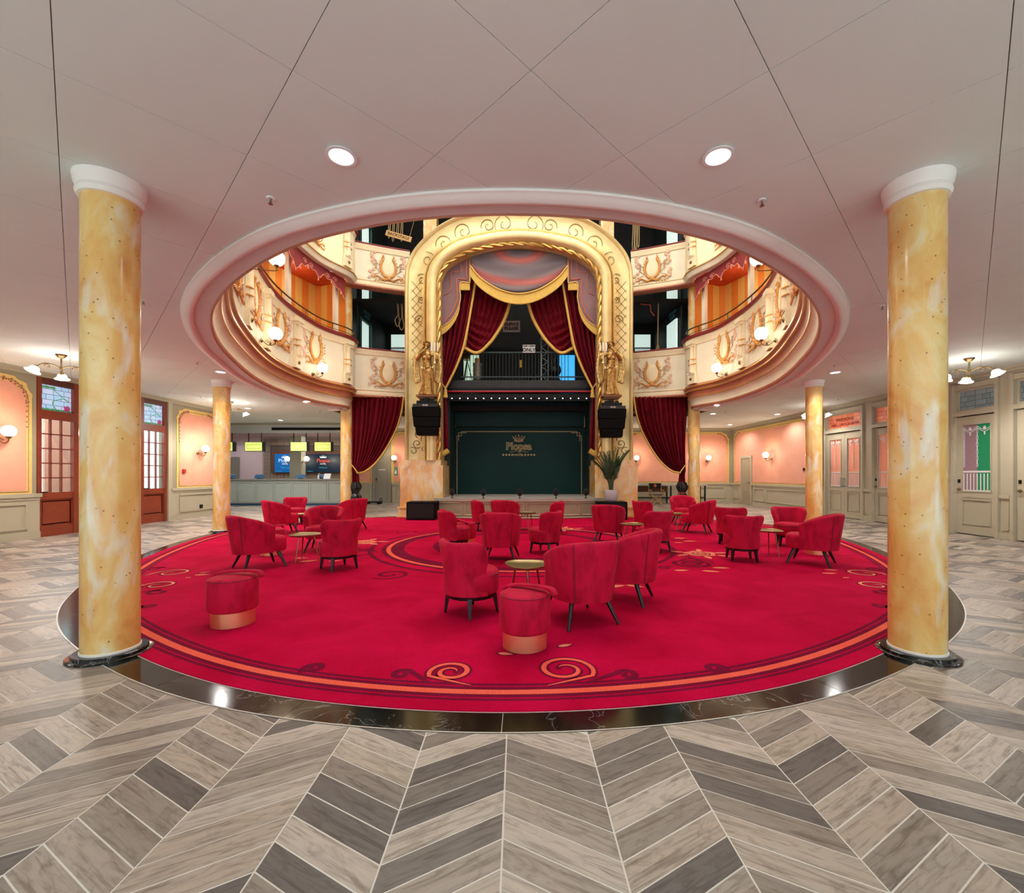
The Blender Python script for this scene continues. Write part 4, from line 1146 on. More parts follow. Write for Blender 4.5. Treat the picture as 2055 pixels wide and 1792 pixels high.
for a in (0, 2.1, 4.2): MB().tube([(0, 0, .75), (.2 * math.cos(a), .15 * math.sin(a), 0)], .016, 6).build('leg', black, tp)
MB().box((0, 0, .85), (.22, .3, .2)).build('head', brass, tp)
tag(MB().tube([at(1060 + 20 * t, 758 + 4 * math.sin(t * 25), 16.1) + Vector((.12 * math.cos(t * 30), .1 * math.sin(t * 30), 0)) for t in [k / 60 for k in range(61)]], .02, 6).build('cable_coil', black), 'coil of black cable on the stage bridge', 'cable')
gd = thing('stage_door', 'black door with yellow push plate behind the stage balustrade', 'door', (0, 18.4, 3.95))
MB().bb((-1.6, 18.4, 3.95), (1.0, 18.46, 6.6)).build('door_leaf', black, gd, 0, world=True)
MB().box(at(1045, 730, 18.37), (.09, .03, .3)).build('push_plate', simple('yellow_plate', '#d6a53a', .4, .5), gd, 0, world=True)
for px0, px1, mat, lb in ((930, 962, simple('green_daylight', '#cfe8d2', .5, emit='#bfe0c6', estr=.8), 'pale green lit opening behind the left stage drape'), (1122, 1154, bluelight, 'bright blue lit opening behind the right stage drape')):
    a, c = at(px0, 712, 18.2), at(px1, 766, 18.2); c.z = 3.95; t = thing('backstage_window', lb, 'window', (a.x, 18.2, c.z))
    MB().bb((a.x, 18.2, c.z), (c.x, 18.22, a.z)).build('pane', mat, t, 0, world=True); frame_on('y', 18.2, a.x - .04, c.x + .04, c.z, a.z + .04, .05, .04, black, t, 'window_frame', -1)

# ---------------------------------------------------------------- curtains
def drape(L, R, Y, n, amp, nm, mat, parent, nv=26, nu=70, wav=1.0, yoff=None):
    Lc, Rc = catmull([(x, y, 0) for x, y in L], 8), catmull([(x, y, 0) for x, y in R], 8)
    def cv(c, v): q = v * (len(c) - 1); k = min(int(q), len(c) - 2); return c[k].lerp(c[k + 1], q - k)
    def fn(u, v):
        p = cv(Lc, v).lerp(cv(Rc, v), u); q = at(p.x, p.y, Y)
        q.y += amp * math.sin(u * 2 * PI * n + 1.3 * math.sin(v * 2.2)) * wav + amp * .4 * math.sin(u * 2 * PI * n * 2.3 + 4 * v) - (yoff(u, v) if yoff else 0)
        return q
    b = MB(); b.grid(fn, nu, nv); o = b.build(nm, mat, parent, 180, world=True, fix=False)
    md = o.modifiers.new('thickness', 'SOLIDIFY'); md.thickness = .012; return o
def edge(pts, Y, r, parent, nm='gold_edging', mat=None): return MB().tube(catmull([at(x, y, Y) for x, y in pts], 8), r, 6).build(nm, mat or fringe_mat, parent, world=True)
def mir(pts): return [(2 * 1041.5 - x, y) for x, y in pts]
def fringe(pts, Y, drop, parent, nm='fringe'):
    c = catmull([at(x, y, Y) for x, y in pts], 10); b = MB(); n_ = len(c)
    for k in range(n_ - 1):
        for q in range(2):
            p = c[k].lerp(c[k + 1], q / 2); d2 = c[k].lerp(c[k + 1], (q + .92) / 2)
            b.add([p, d2, d2 + Vector((0, -.012, -drop * random.uniform(.93, 1))), p + Vector((0, -.012, -drop * random.uniform(.93, 1)))], [(0, 1, 2, 3)])
            b.add([p + Vector((0, .02, 0)), d2 + Vector((0, .02, 0)), d2 + Vector((0, .02, -drop)), p + Vector((0, .02, -drop))], [(0, 1, 2, 3)])
    return b.build(nm, fringe_mat, parent, 0, world=True)
for sd, fn in (('left', lambda p: p), ('right', mir)):
    t = thing('stage_drape', f'crimson stage drape tied back along the {sd} side of the arch', 'curtain', at(*fn([(886, 915)])[0], 15.35))
    R = fn([(955, 560), (946, 615), (938, 660), (929, 700), (916, 735), (904, 760), (893, 781)])
    drape(fn([(880, 560), (880, 650), (880, 720), (882, 780)]), R, 15.35, 6, .11, 'hanging', curtain_red, t); edge(R, 15.27, .04, t)
    drape(fn([(880, 778), (880, 840), (880, 912)]), fn([(894, 778), (897, 840), (900, 904)]), 15.4, 3, .05, 'tail', curtain_red, t, 12, 30)
    edge(fn([(880, 912), (890, 910), (900, 904)]), 15.34, .09, t, 'tail_fringe')
    edge(fn([(884, 764), (893, 779)]), 15.2, .02, t, 'tie_cord'); bt = MB(); p = at(*fn([(894, 780)])[0], 15.15)
    bt.lathe([(.02, .0), (.06, -.05), (.05, -.1), (.08, -.3)], 10, p); bt.build('tassel', fringe_mat, t, world=True)
    s2 = thing('stage_swag', f'draped crimson swag with gold edging on the {sd} of the stage', 'curtain', at(*fn([(932, 700)])[0], 15.6))
    R = fn([(1025, 600), (1015, 635), (1000, 664), (981, 690), (957, 708), (930, 697)]); 
    b = MB()
    Lp = fn([(950, 560), (945, 600), (941, 640), (938, 665), (935, 685), (932, 697)])
    Lc, Rc = catmull([(x, y, 0) for x, y in Lp], 8), catmull([(x, y, 0) for x, y in R], 8)
    def fsw(u, v):
        k = v * (len(Lc) - 1); i = min(int(k), len(Lc) - 2); p = Lc[i].lerp(Lc[i + 1], k - i); q = Rc[i].lerp(Rc[i + 1], k - i)
        m_ = p.lerp(q, u); sag = math.sin(PI * u) * 9 * v * (1 - .4 * v); r = at(m_.x, m_.y + sag, 15.6)
        r.y += .10 * math.sin(v * 2 * PI * 9 + 1.5 * u) * min(1, 1.4 * v) * math.sin(PI * min(1, .12 + u)) + .09 * math.sin(u * 2 * PI * 7) * (1 - v) ** 1.5; return r
    b.grid(fsw, 40, 70); o = b.build('swag', curtain_red, s2, 180, world=True, fix=False); o.modifiers.new('thickness', 'SOLIDIFY').thickness = .012
    edge(R, 15.5, .055, s2); edge(Lp, 15.5, .03, s2)
    # painted pelmet wings
    pw = thing('stage_pelmet', f'stepped mauve painted pelmet wing with gold fringe, {sd} of the swag', 'pelmet', at(*fn([(910, 600)])[0], 15.05))
    mauve = simple('mauve_cloth', '#8d6a6c', .8, var=.12, vscale=1.5)
    poly = fn([(878, 520), (943, 500), (943, 568), (924, 568), (924, 600), (918, 622), (906, 642), (892, 655), (878, 660)])
    MB().extrude([at(x, y, 15.05) for x, y in poly], (0, .02, 0)).build('cloth', mauve, pw, 0, world=True)
    fringe(fn([(943, 568), (934, 568), (924, 568)]), 15.03, .24, pw); fringe(fn([(923, 585), (922, 606), (914, 629), (903, 644), (891, 655), (880, 660)]), 15.03, .24, pw)
    edge(fn([(943, 512), (943, 540), (943, 567)]), 15.02, .025, pw, 'piping', goldbead); edge(fn([(943, 568), (924, 568), (924, 600), (917, 624), (904, 644), (880, 660)]), 15.02, .022, pw, 'piping', goldbead)
    sal = simple('salmon_print', '#d77a5e', .7)
    edge(fn([(936, 514), (936, 545), (936, 560), (926, 560), (917, 562), (917, 600), (908, 626), (893, 645)]), 15.03, .016, pw, 'printed_line', sal); edge(fn([(925, 520), (925, 535), (925, 545), (912, 546), (905, 548), (905, 570), (902, 585), (890, 592)]), 15.03, .012, pw, 'printed_line', sal)
ctr_ = thing('stage_swag', 'large mauve painted swag with deep gold fringe over the stage centre', 'curtain', at(1041.5, 560, 15.0))
def fc(u, v):
    x = 944 + 195 * u; top = 503 - 10 * math.sin(PI * u) + 8; bot = 533 + 56 * math.sin(PI * u) ** .75
    p = at(x, top + (bot - top) * v, 15.0); p.y -= .10 * math.sin(PI * u) * v - .02 * math.sin(v * 18 - 3 * math.cos(PI * u)) ; return p
def swag_mat():
    m, nb = base('mauve_swag', '#7b6a6c', .8)
    tc = nb.new('ShaderNodeTexCoord'); mp = nb.new('ShaderNodeMapping'); nb.link(tc.outputs['Object'], mp.inputs[0])
    mp.inputs['Location'].default_value = (-CXP * .55, 0, -8.9); mp.inputs['Scale'].default_value = (.55, 0, 1)
    wv = nb.new('ShaderNodeTexWave', wave_type='RINGS', rings_direction='Y'); wv.inputs['Scale'].default_value = .42; wv.inputs['Distortion'].default_value = 1; nb.link(mp.outputs[0], wv.inputs[0])
    r = nb.ramp(wv.outputs['Fac'], [(.0, '#6c6166'), (.6, '#7d6d70'), (.88, '#97605e'), (1, '#b5605a')]); nb.link(r.outputs[0], nb.b.inputs['Base Color']); return m
b = MB(); b.grid(fc, 40, 16); o = b.build('cloth', swag_mat(), ctr_, 180, world=True, fix=False); o.modifiers.new('t', 'SOLIDIFY').thickness = .012
bp = [(944 + 195 * k / 14, 533 + 56 * math.sin(PI * k / 14) ** .75) for k in range(15)]
fringe(bp, 14.88, .36, ctr_); edge(bp, 14.86, .028, ctr_, 'braid', goldbead)

# side curtains under the stage boxes, gathered into black wraps
for sd, fn in (('left', lambda p: p), ('right', lambda p: [(2 * 1041 - x, y) for x, y in p])):
    t = thing('side_curtain', f'dark red side curtain tied against the column {sd} of the stage', 'curtain', at(*fn([(712, 948)])[0], 16.05))
    R = fn([(810, 797), (805, 830), (795, 862), (778, 895), (757, 925), (735, 944), (716, 949)])
    drape(fn([(703, 796), (703, 830), (704, 870), (705, 905), (706, 930), (707, 940), (708, 947)]), R, 16.05, 11, .085, 'hanging', curtain_red, t, 40, 110)
    edge(R, 15.97, .035, t); edge(fn([(704, 931), (710, 938), (717, 948)]), 15.9, .02, t, 'tie_cord')
    drape(fn([(707, 945), (706, 958), (706, 970)]), fn([(718, 946), (719, 958), (720, 970)]), 16.05, 3, .05, 'tail', curtain_red, t, 8, 24)
    p = at(*fn([(713.5, 1005)])[0], 16.0); wr_ = thing('curtain_wrap', f'black film bag wrapped round the foot of the {sd} side curtain', 'bag', (p.x, 16.0, 0))
    rr = random.Random(5)
    b = MB(); b.grid(lambda u, v: Vector(((lambda r: r * math.cos(2 * PI * u))(interp([(0, .27), (.3, .25), (.55, .20), (.66, .1), (.75, .16), (.85, .2), (1, .13)], v) * (1 + .14 * math.sin(u * 2 * PI * 7 + v * 5))), interp([(0, .2), (.55, .17), (.66, .09), (.8, .17), (1, .1)], v) * math.sin(2 * PI * u) * (1 + .14 * math.sin(u * 2 * PI * 7 + v * 5)), 1.12 * v)), 48, 24, True)
    b.build('film', plastic_black, wr_, 180, fix=False)
    MB().tube([(.11 * math.cos(a), .1 * math.sin(a), .74) for a in [2 * PI * k / 16 for k in range(16)]], .02, 6, True).build('tie', simple('tie_red' if sd == 'right' else 'tie_black', '#c8412a' if sd == 'right' else '#111111', .5), wr_)

# ---------------------------------------------------------------- statues, speakers, subwoofers
def statue(px, mirror, label):
    p = at(px, 796, 14.35); t = thing('gilded_statue', label, 'statue', p)
    m = -1 if mirror else 1
    b = MB()
    b.grid(lambda u, v: Vector((.07 * math.sin(v * 2.6) - .03 + interp([(0, .25), (.15, .2), (.4, .17), (.7, .185), (.85, .19), (1, .14)], v) * (1 + .16 * math.sin(2 * PI * u * 7 + v * 6) * (1 - v)) * math.cos(2 * PI * u),
                                interp([(0, .2), (.4, .14), (.8, .16), (1, .11)], v) * (1 + .16 * math.sin(2 * PI * u * 7 + v * 6) * (1 - v)) * math.sin(2 * PI * u), .04 + .93 * v)), 40, 30, True)
    b.f += [tuple(range(39, -1, -1)), tuple(range(29 * 40, 30 * 40))]   # skirt, then trunk, bust, shoulders, head and arms run into each other
    b.sphere((.02, 0, .95), (.18, .12, .12)); b.sphere((.02, 0, .06), (.24, .18, .06))
    b.tube([(.03, 0, .9), (.02, -.01, 1.05), (.0, -.01, 1.18), (.0, 0, 1.32), (.0, 0, 1.40), (.0, 0, 1.5)], [.17, .135, .14, .16, .13, .06], 16)
    for s in (-1, 1): b.sphere((s * .075, -.11, 1.22), .075, 12, 8)
    b.sphere((0, 0, 1.36), (.21, .09, .08)); b.tube([(0, 0, 1.4), (0, -.02, 1.56)], .05, 10)
    b.sphere((.01, -.03, 1.64), (.085, .1, .115), 16, 12); b.sphere((.01, -.12, 1.63), (.014, .02, .03), 8, 6); b.sphere((.01, -.115, 1.585), (.03, .015, .012), 8, 6)
    for s in (-1, 1): b.sphere((.01 + s * .034, -.11, 1.655), (.02, .02, .012), 8, 6)
    b.tube([(-.2, 0, 1.36), (-.30, -.08, 1.17), (-.12, -.2, 1.36), (-.0, -.17, 1.52)], [.065, .055, .045, .03], 10)
    for k in range(4): b.tube([(-.01 + k * .016, -.17, 1.51), (.0 + k * .014, -.165, 1.55 + (.05 if k == 0 else 0))], .011, 6)
    b.tube([(.2, 0, 1.36), (.31, -.05, 1.18), (.30, -.2, 1.13), (.29, -.24, 1.17)], [.06, .05, .042, .035], 10)
    if mirror: b.xf(Matrix.Diagonal((-1, 1, 1, 1)))
    o = b.build('figure', bronze, t, 180); r = o.modifiers.new('remesh', 'REMESH'); r.mode = 'VOXEL'; r.voxel_size = .013; r.use_smooth_shade = True; sm = o.modifiers.new('smooth', 'SMOOTH'); sm.iterations = 2
    b = MB(); rr = random.Random(2)
    b.sphere((.01 * m, .02, 1.68), (.105, .1, .11), 14, 10)
    for k in range(14): a = k * .6; b.sphere((.1 * math.cos(a), -.02 + .09 * math.sin(a), 1.66 + .05 * math.sin(k * 1.7) + .03), .035, 8, 6)
    b.tube([(-.1, -.02, 1.6), (-.13, .0, 1.5), (-.11, .02, 1.42)], [.035, .03, .015], 8); b.build('hair', simple('statue_hair', '#8a5f33', .4, .8), t, 180)
    b = MB()
    for k in range(9): a = -.5 + k / 8 * (PI + 1) ; b.sphere((.03 * m + .19 * math.cos(PI + a - .5 + 0), -.13 + .02 * abs(k - 4) * .5, .93 - .05 * math.sin(PI * k / 8)), (.03, .025, .045), 8, 6)
    b.build('belt', goldlight, t)
    for s in (-1, 1):
        b = MB()
        for row in range(7):
            for c in range(3):
                k0 = len(b.v); b.sphere((0, 0, 0), (.06, .03, .11), 8, 6)
                b.xf(Matrix.Translation((s * (.27 + .05 * c + .05 * math.sin(row / 6 * PI)), .06 - .02 * c, 1.32 - row * .125 - .03 * c)) @ Matrix.Rotation(s * .15, 4, 'Y'), k0)
        b.build('wing', simple('wing_gilt', '#c9aa6e', .4, .7, var=.35, vscale=18), t, 180)
    cb = MB(); cx = .29 * m
    cb.tube([(cx, -.25, 1.0), (cx, -.25, 1.1), (cx, -.25, 1.36)], [.05, .02, .018], 8)
    for k in (-1, 0, 1): cb.tube([(cx, -.25, 1.3), (cx + k * .06, -.25, 1.27), (cx + k * .10, -.25, 1.36)], .014, 6); cb.lathe([(.01, 0), (.03, .02), (.032, .03)], 8, (cx + k * .10, -.25, 1.36))
    o = cb.build('candelabra', goldlight, t)
    for k in (-1, 0, 1): MB().lathe([(.02, 0), (.02, .26), (.016, .27)], 8, (cx + k * .10, -.25, 1.39)).build('candle', candle, o)
    MB().box((0, 0, .0), (.62, .4, .06)).box((0, .02, -.05), (.5, .34, .06)).build('bracket', simple('bracket_brown', '#7a4c2a', .5), t)
statue(857, False, 'gilded winged statue holding candles on the left leg of the arch')
statue(1226, True, 'gilded winged statue holding candles on the right leg of the arch')
for px, py0, lb in ((856, 812, 'black three-module loudspeaker under the left statue'), (1228, 816, 'black three-module loudspeaker under the right statue')):
    p = at(px, py0, 14.2); t = thing('line_array_speaker', lb, 'loudspeaker', (p.x, p.y, p.z))
    m = -1 if px < 1000 else 1
    W = .86
    MB().box((0, .05, .07), (.62, .2, .1)).box((-.16, .05, .13), (.1, .14, .12)).box((.16, .05, .13), (.1, .14, .12)).box((0, .05, .15), (.12, .18, .14)).build('rigging_frame', black, t)
    MB().box((0, -.02, -.045), (W * .92, .34, .09)).build('top_bar', simple('bar_grey', '#1f2123', .5), t)
    o = text_mesh('BOSE', .07, white_enamel, 'badge', t, .002); o.location = (0, -.195, -.045); o.rotation_euler = (PI / 2, 0, 0)
    z = -.09
    for k, h in enumerate((.32, .31, .26)):
        w2 = W * (1 - .0 * k); tilt_ = .08 * k
        x0, x1 = -w2 / 2 + .02 * k * k, w2 / 2 - .02 * k * k; x0b, x1b = x0 + .02 * (k + 1) * .5, x1 - .02 * (k + 1) * .5
        b = MB(); yb = .02 + .05 * k
        b.extrude([(x0, -.2 + yb, z), (x1, -.2 + yb, z), (x1b, -.2 + yb + .05, z - h + .012), (x0b, -.2 + yb + .05, z - h + .012)], (0, .36, 0)); o = b.build('module', speaker_mat, t, 0)
        md = o.modifiers.new('b', 'BEVEL'); md.width = .015; md.segments = 2; z -= h
for x0, y0, x1, lb in ((-3.55, 13.84, -2.67, 'black subwoofer box on the carpet left of the stage'), (2.27, 13.84, 3.15, 'black subwoofer box carrying the potted palm')):
    t = thing('subwoofer', lb, 'loudspeaker', ((x0 + x1) / 2, y0, 0)); o = MB().box((0, 0, .29), (x1 - x0, .62, .54)).build('cabinet', speaker_mat, t, 0); o.modifiers.new('b', 'BEVEL').width = .015
    MB().box((0, -.315, .29), (x1 - x0 - .1, .012, .44)).build('grille', blackm, t, 0)
    b = MB()
    for sx in (-1, 1):
        for sy in (-1, 1): b.lathe([(.03, .012), (.03, .03)], 8, (sx * (x1 - x0) * .42, sy * .25, 0))
    b.build('feet', black, t)
pp = thing('potted_palm', 'green palm in a grey pot on the black subwoofer', 'plant', (2.70, 13.8, .56))
MB().lathe([(.13, 0), (.19, .05), (.215, .16), (.205, .33), (.19, .36), (.175, .34), (.17, .3)], 28).build('pot', pot_mat, pp); MB().lathe([(.001, .31), (.17, .31)], 20, cap=False).build('soil', simple('soil', '#1d1712', .9), pp)
rr = random.Random(11)
for k in range(20):
    a = rr.uniform(0, 2 * PI); ln_ = rr.uniform(.7, 1.35); lean = rr.uniform(.12, .5); rad = Vector((math.cos(a), math.sin(a), 0))
    pts = [Vector((.05 * math.cos(a), .05 * math.sin(a), .3)) + rad * (lean * t * t) + Vector((0, 0, ln_ * t - .35 * lean * t ** 3)) for t in [q / 10 for q in range(11)]]
    fr_ = MB().tube(pts, [.014 - .001 * q for q in range(11)], 5).build('frond', leaf_mat, pp)
    b = MB()
    for q in range(4, 11):
        for s in (-1, 1):
            for h_ in (0, .5):
                p0 = pts[q].lerp(pts[min(q + 1, 10)], h_); side = rad.cross(Vector((0, 0, 1))) * s
                l_ = .30 * (1 - .05 * (q - 4)); tip = p0 + side * l_ * .62 + rad * l_ * .35 + Vector((0, 0, l_ * .55)); wv_ = (tip - p0).cross(Vector((rad.x, rad.y, .2))).normalized() * .016
                mid = p0.lerp(tip, .45) + Vector((0, 0, .03)); b.add([p0, mid + wv_, tip, mid - wv_], [(0, 1, 2, 3)])
    b.build('leaflets', leaf_mat, fr_, 180)
# ================================================================== CARPET
cp = thing('carpet', 'large crimson carpet with coral border band and scroll motifs', 'carpet', (XC, 9, 0))
CL = offset(ring_loop, .21, True)
MB().prism(CL, -.004, .010).build('pile', carpet_red, cp, 0, world=True)
def band(d0, d1, z, mat, nm):
    a, b_ = offset(ring_loop, d0, True), offset(ring_loop, d1, True); n_ = len(a)
    MB().add([(x, y, z) for x, y in a] + [(x, y, z) for x, y in b_], [(i, (i + 1) % n_, n_ + (i + 1) % n_, n_ + i) for i in range(n_)]).build(nm, mat, cp, 0, world=True)
band(.325, .352, .0106, carpet_dark, 'border_stripe'); band(.366, .505, .0106, carpet_dark, 'border_stripe'); band(.405, .465, .0112, carpet_orange, 'border_stripe'); band(.520, .552, .0106, carpet_dark, 'border_stripe')
def ribbon(pts, wds, z, mat, nm, parent):
    pts = [Vector((p[0], p[1], 0)) for p in pts]; L, R = [], []
    for i, p in enumerate(pts):
        t = pts[min(i + 1, len(pts) - 1)] - pts[max(i - 1, 0)]; t = t.normalized() if t.length > 1e-9 else Vector((1, 0, 0)); nrm = Vector((-t.y, t.x, 0)) * wds[i] * .5
        L.append((p.x + nrm.x, p.y + nrm.y, z)); R.append((p.x - nrm.x, p.y - nrm.y, z))
    n_ = len(pts)
    return MB().add(L + R, [(i, i + 1, n_ + i + 1, n_ + i) for i in range(n_ - 1)]).build(nm, mat, parent, 0, world=True)
zc_ = [0]
def scroll(c, r, ang, turns, hand, two=True, wd=.085, lead=None, n=44):
    pts = []
    if lead: pts += [Vector((lead[0], lead[1], 0)).lerp(Vector((c[0] + r * math.cos(ang), c[1] + r * math.sin(ang), 0)), 0)]
    for k in range(n):
        t = k / (n - 1); rr = r * (1 - .82 * t); a = ang + hand * turns * 2 * PI * t; pts.append((c[0] + rr * math.cos(a), c[1] + rr * math.sin(a)))
    if lead: pts = [(p.x, p.y) for p in catmull([(lead[0], lead[1], 0), ((lead[0] + pts[1][0]) / 2 + .0, (lead[1] + pts[1][1]) / 2, 0), (pts[1][0], pts[1][1], 0)], 6)] + pts[2:]
    m = len(pts); zc_[0] = (zc_[0] + 1) % 12; z = .0114 + zc_[0] * .00008
    o = ribbon(pts, [wd * (.35 + .65 * math.sin(PI * (i + 1) / (m + 1)) ** .5) for i in range(m)], z, carpet_dark, 'scroll_motif', cp)
    if two: ribbon(pts[:-4], [wd * .48 * (math.sin(PI * (i + .5) / (m - 4)) ** .5) for i in range(m - 4)], z + .0012, carpet_salmon if turns < 1.45 else carpet_orange, 'scroll_inlay', o)
def petal(c, l, ang, mat=None, dark=True):
    def shp(s): return [(c[0] + math.cos(ang) * x * s - math.sin(ang) * y * s, c[1] + math.sin(ang) * x * s + math.cos(ang) * y * s) for x, y in [(-l / 2, 0), (-l * .3, l * .16), (0, l * .2), (l * .3, l * .1), (l / 2, 0), (l * .3, -l * .1), (0, -l * .2), (-l * .3, -l * .16)]]
    z = .0118
    if dark:
        o = MB().add([(x, y, z) for x, y in shp(1.35)], [tuple(range(8))]).build('petal_motif', carpet_dark, cp, 0, world=True)
        MB().add([(x, y, z + .0008) for x, y in shp(1)], [tuple(range(8))]).build('petal_inlay', mat or carpet_salmon, o, 0, world=True)
    else: MB().add([(x, y, z + .0004) for x, y in shp(1)], [tuple(range(8))]).build('petal_motif', mat or carpet_salmon, cp, 0, world=True)
# front scrolls
for px, py, r, ang, tn, hd, two, lead in ((905, 1351, .155, 3.6, 1.7, -1, True, (945, 1379)), (1133, 1346, .21, -.5, 1.6, 1, True, (1100, 1379)), (806, 1356, .075, .3, 1.2, 1, False, (862, 1374)), (1260, 1357, .075, 2.8, 1.2, -1, False, (1180, 1372)),
                                      (630, 1343, .075, -2.6, 1.3, -1, False, (600, 1352)), (1437, 1345, .08, -.6, 1.3, 1, False, (1462, 1352)),
                                      (345, 1151, .24, 3.4, 1.4, -1, True, (290, 1157)), (318, 1176, .2, 3.5, 1.4, -1, True, (283, 1182)), (318, 1190, .12, 2, 1.2, 1, False, (285, 1190)), (300, 1218, .08, 3, 1.2, 1, False, (283, 1222)),
                                      (1735, 1152, .24, -.3, 1.4, 1, True, (1778, 1155)), (1755, 1176, .2, -.4, 1.4, 1, True, (1780, 1181)), (1768, 1190, .12, 1, 1.2, -1, False, (1782, 1190)), (1765, 1217, .08, 0, 1.2, -1, False, (1780, 1222)),
                                      (1383, 1132, .30, .2, 1.9, -1, False, (1320, 1100)), (1335, 1141, .10, 1, 1.3, 1, False, (1352, 1137)), (730, 1106, .16, 0, 1.3, 1, False, (756, 1109)), (700, 1117, .14, .5, 1.3, -1, False, (740, 1113)),
                                      (312, 1143, .12, 1, 1.2, 1, False, (300, 1140)), (1750, 1144, .12, 1, 1.2, -1, False, (1765, 1141))):
    scroll(F(px, py), r, ang, tn, hd, two, .05 if r < .13 else .075, F(*lead) if lead else None)
for px, py, l, a in ((970, 1202, .16, .5), (1015, 1315, .13, -.2), (1134, 1298, .13, .4), (406, 1155, .2, .2), (412, 1150, .14, .8), (378, 1161, .1, 0), (1368, 1146, .22, .1), (1427, 1148, .26, -.3), (1447, 1141, .26, -.1), (1665, 1152, .22, .0), (1668, 1145, .18, -.3), (1698, 1161, .12, .2),
                    (605, 1121, .22, .3), (620, 1127, .3, .5), (672, 1127, .2, .3), (1365, 1081, .3, 0), (1385, 1087, .3, 0), (1362, 1090, .2, 0), (1235, 1178, .3, .3), (1275, 1178, .24, -.5)):
    petal(F(px, py), l, a, dark=l < .17)
def rose(px, py, s):
    c = F(px, py); o = MB().add([(c[0] + s * .55 * math.cos(a) * (1 + .1 * math.sin(5 * a)), c[1] + s * .5 * math.sin(a) * (1 + .1 * math.sin(5 * a)), .0116) for a in [2 * PI * k / 40 for k in range(40)]], [tuple(range(40))]).build('rose_motif', carpet_salmon, cp, 0, world=True)
    for r in (.4, .26, .12):
        ribbon([(c[0] + s * r * (1 - .02 * k) * math.cos(k * .3 + r * 9), c[1] + s * r * (1 - .02 * k) * math.sin(k * .3 + r * 9)) for k in range(17)], [.05 * s] * 17, .0124, carpet_dark, 'rose_line', o)
    for k, a in enumerate((.2, 1.3, 2.6, 3.6, 4.7, 5.6)): petal((c[0] + s * .85 * math.cos(a), c[1] + s * .75 * math.sin(a)), s * .55, a, dark=False)
rose(1405, 1112, .48); rose(726, 1089, .5); rose(1130, 1062, .5)
# centre medallion
def circ_band(c, r0, r1, z, mat, nm='medallion_ring'):
    n_ = 96; MB().add([(c[0] + r * math.cos(2 * PI * k / n_), c[1] + r * math.sin(2 * PI * k / n_), z) for r in (r0, r1) for k in range(n_)], [(i, (i + 1) % n_, n_ + (i + 1) % n_, n_ + i) for i in range(n_)]).build(nm, mat, cp, 0, world=True)
mc = (-.03, 8.95)
circ_band(mc, 2.84, 2.92, .0107, carpet_dark); circ_band(mc, 2.28, 2.68, .0107, carpet_dark); circ_band(mc, 2.52, 2.60, .0113, carpet_orange); circ_band(mc, 1.55, 1.75, .0107, carpet_dark)
for k in range(8):
    a = 2 * PI * k / 8 + .2; scroll((mc[0] + 3.3 * math.cos(a), mc[1] + 3.3 * math.sin(a)), .28, a, 1.4, 1 if k % 2 else -1, False, .06)

# ================================================================== SEATING
def tub_chair():
    t = thing('tub_chair', 'x', 'armchair', group='red velvet tub chairs')
    TH = math.radians(112)
    def shell(u, w):                                       # u around the back, w round the section (outer up, inner down)
        th = -TH + 2 * TH * u; e = abs(th) / TH
        top = .795 - .16 * e ** 2.4; bot = .235
        if w < .42: s = w / .42; z = bot + (top - .03 - bot) * s; r = 0
        elif w < .58: s = (w - .42) / .16; z = top - .03 + .03 * math.sin(PI * s); r = -.085 * (1 - math.cos(PI * s)) / 2
        else: s = (w - .58) / .42; z = top - .03 + (.30 - top + .03) * s; r = -.085
        f = (z - bot) / .55
        a = .275 + .075 * min(1, f) ** 1.1 + r; d = .27 + .07 * f + r
        x = a * math.sin(th) * (1 + .04 * (1 - e)); y = d * math.cos(th) + .02
        if abs(th) > PI / 2: y = -(abs(th) - PI / 2) * .34 * (1 if True else 1) + .02; x = math.copysign(a, th)
        return Vector((x, y, z))
    b = MB(); b.grid(shell, 45, 25)
    nu, nv = 45, 25
    b.f.append(tuple(j * nu for j in range(nv - 1, -1, -1))); b.f.append(tuple(j * nu + nu - 1 for j in range(nv)))
    b.build('backrest', velvet_red, t, 60)
    for s in (-1, 1): MB().tube([shell(.5 + s * .19, w) + Vector((0, .004, 0)) for w in [k / 12 * .45 for k in range(13)]], .005, 5).build('seam', simple('seam_red', '#7c0a26', .8), t)
    b = MB()
    def rr(x, y, z, k): return x, y, z
    n_ = 36; prof = [(.97, .245), (1, .27), (1, .40), (.985, .43), (.93, .45), (.6, .458), (.02, .46)]
    def plan(a):
        c, s_ = math.cos(a), math.sin(a); q = (abs(c) ** 4 + abs(s_) ** 4) ** -.25; return q * c * .262, q * s_ * .255 - .05
    vs = []; 
    for k, z in prof:
        for i in range(n_):
            x, y = plan(2 * PI * i / n_); vs.append((x * k, (y + .05) * k - .05, z))
    fs = [(j * n_ + i, j * n_ + (i + 1) % n_, (j + 1) * n_ + (i + 1) % n_, (j + 1) * n_ + i) for j in range(len(prof) - 1) for i in range(n_)] + [tuple(range(n_ - 1, -1, -1)), tuple(range((len(prof) - 1) * n_, len(prof) * n_))]
    b.add(vs, fs).build('seat', velvet_red, t, 60)
    for sx in (-1, 1):
        for sy in (-1, 1): MB().tube([(sx * .17, -.02 + sy * .16, .25), (sx * .255, -.02 + sy * .245, 0)], [.024, .0125], 8).build('leg', blackwood, t)
    return t
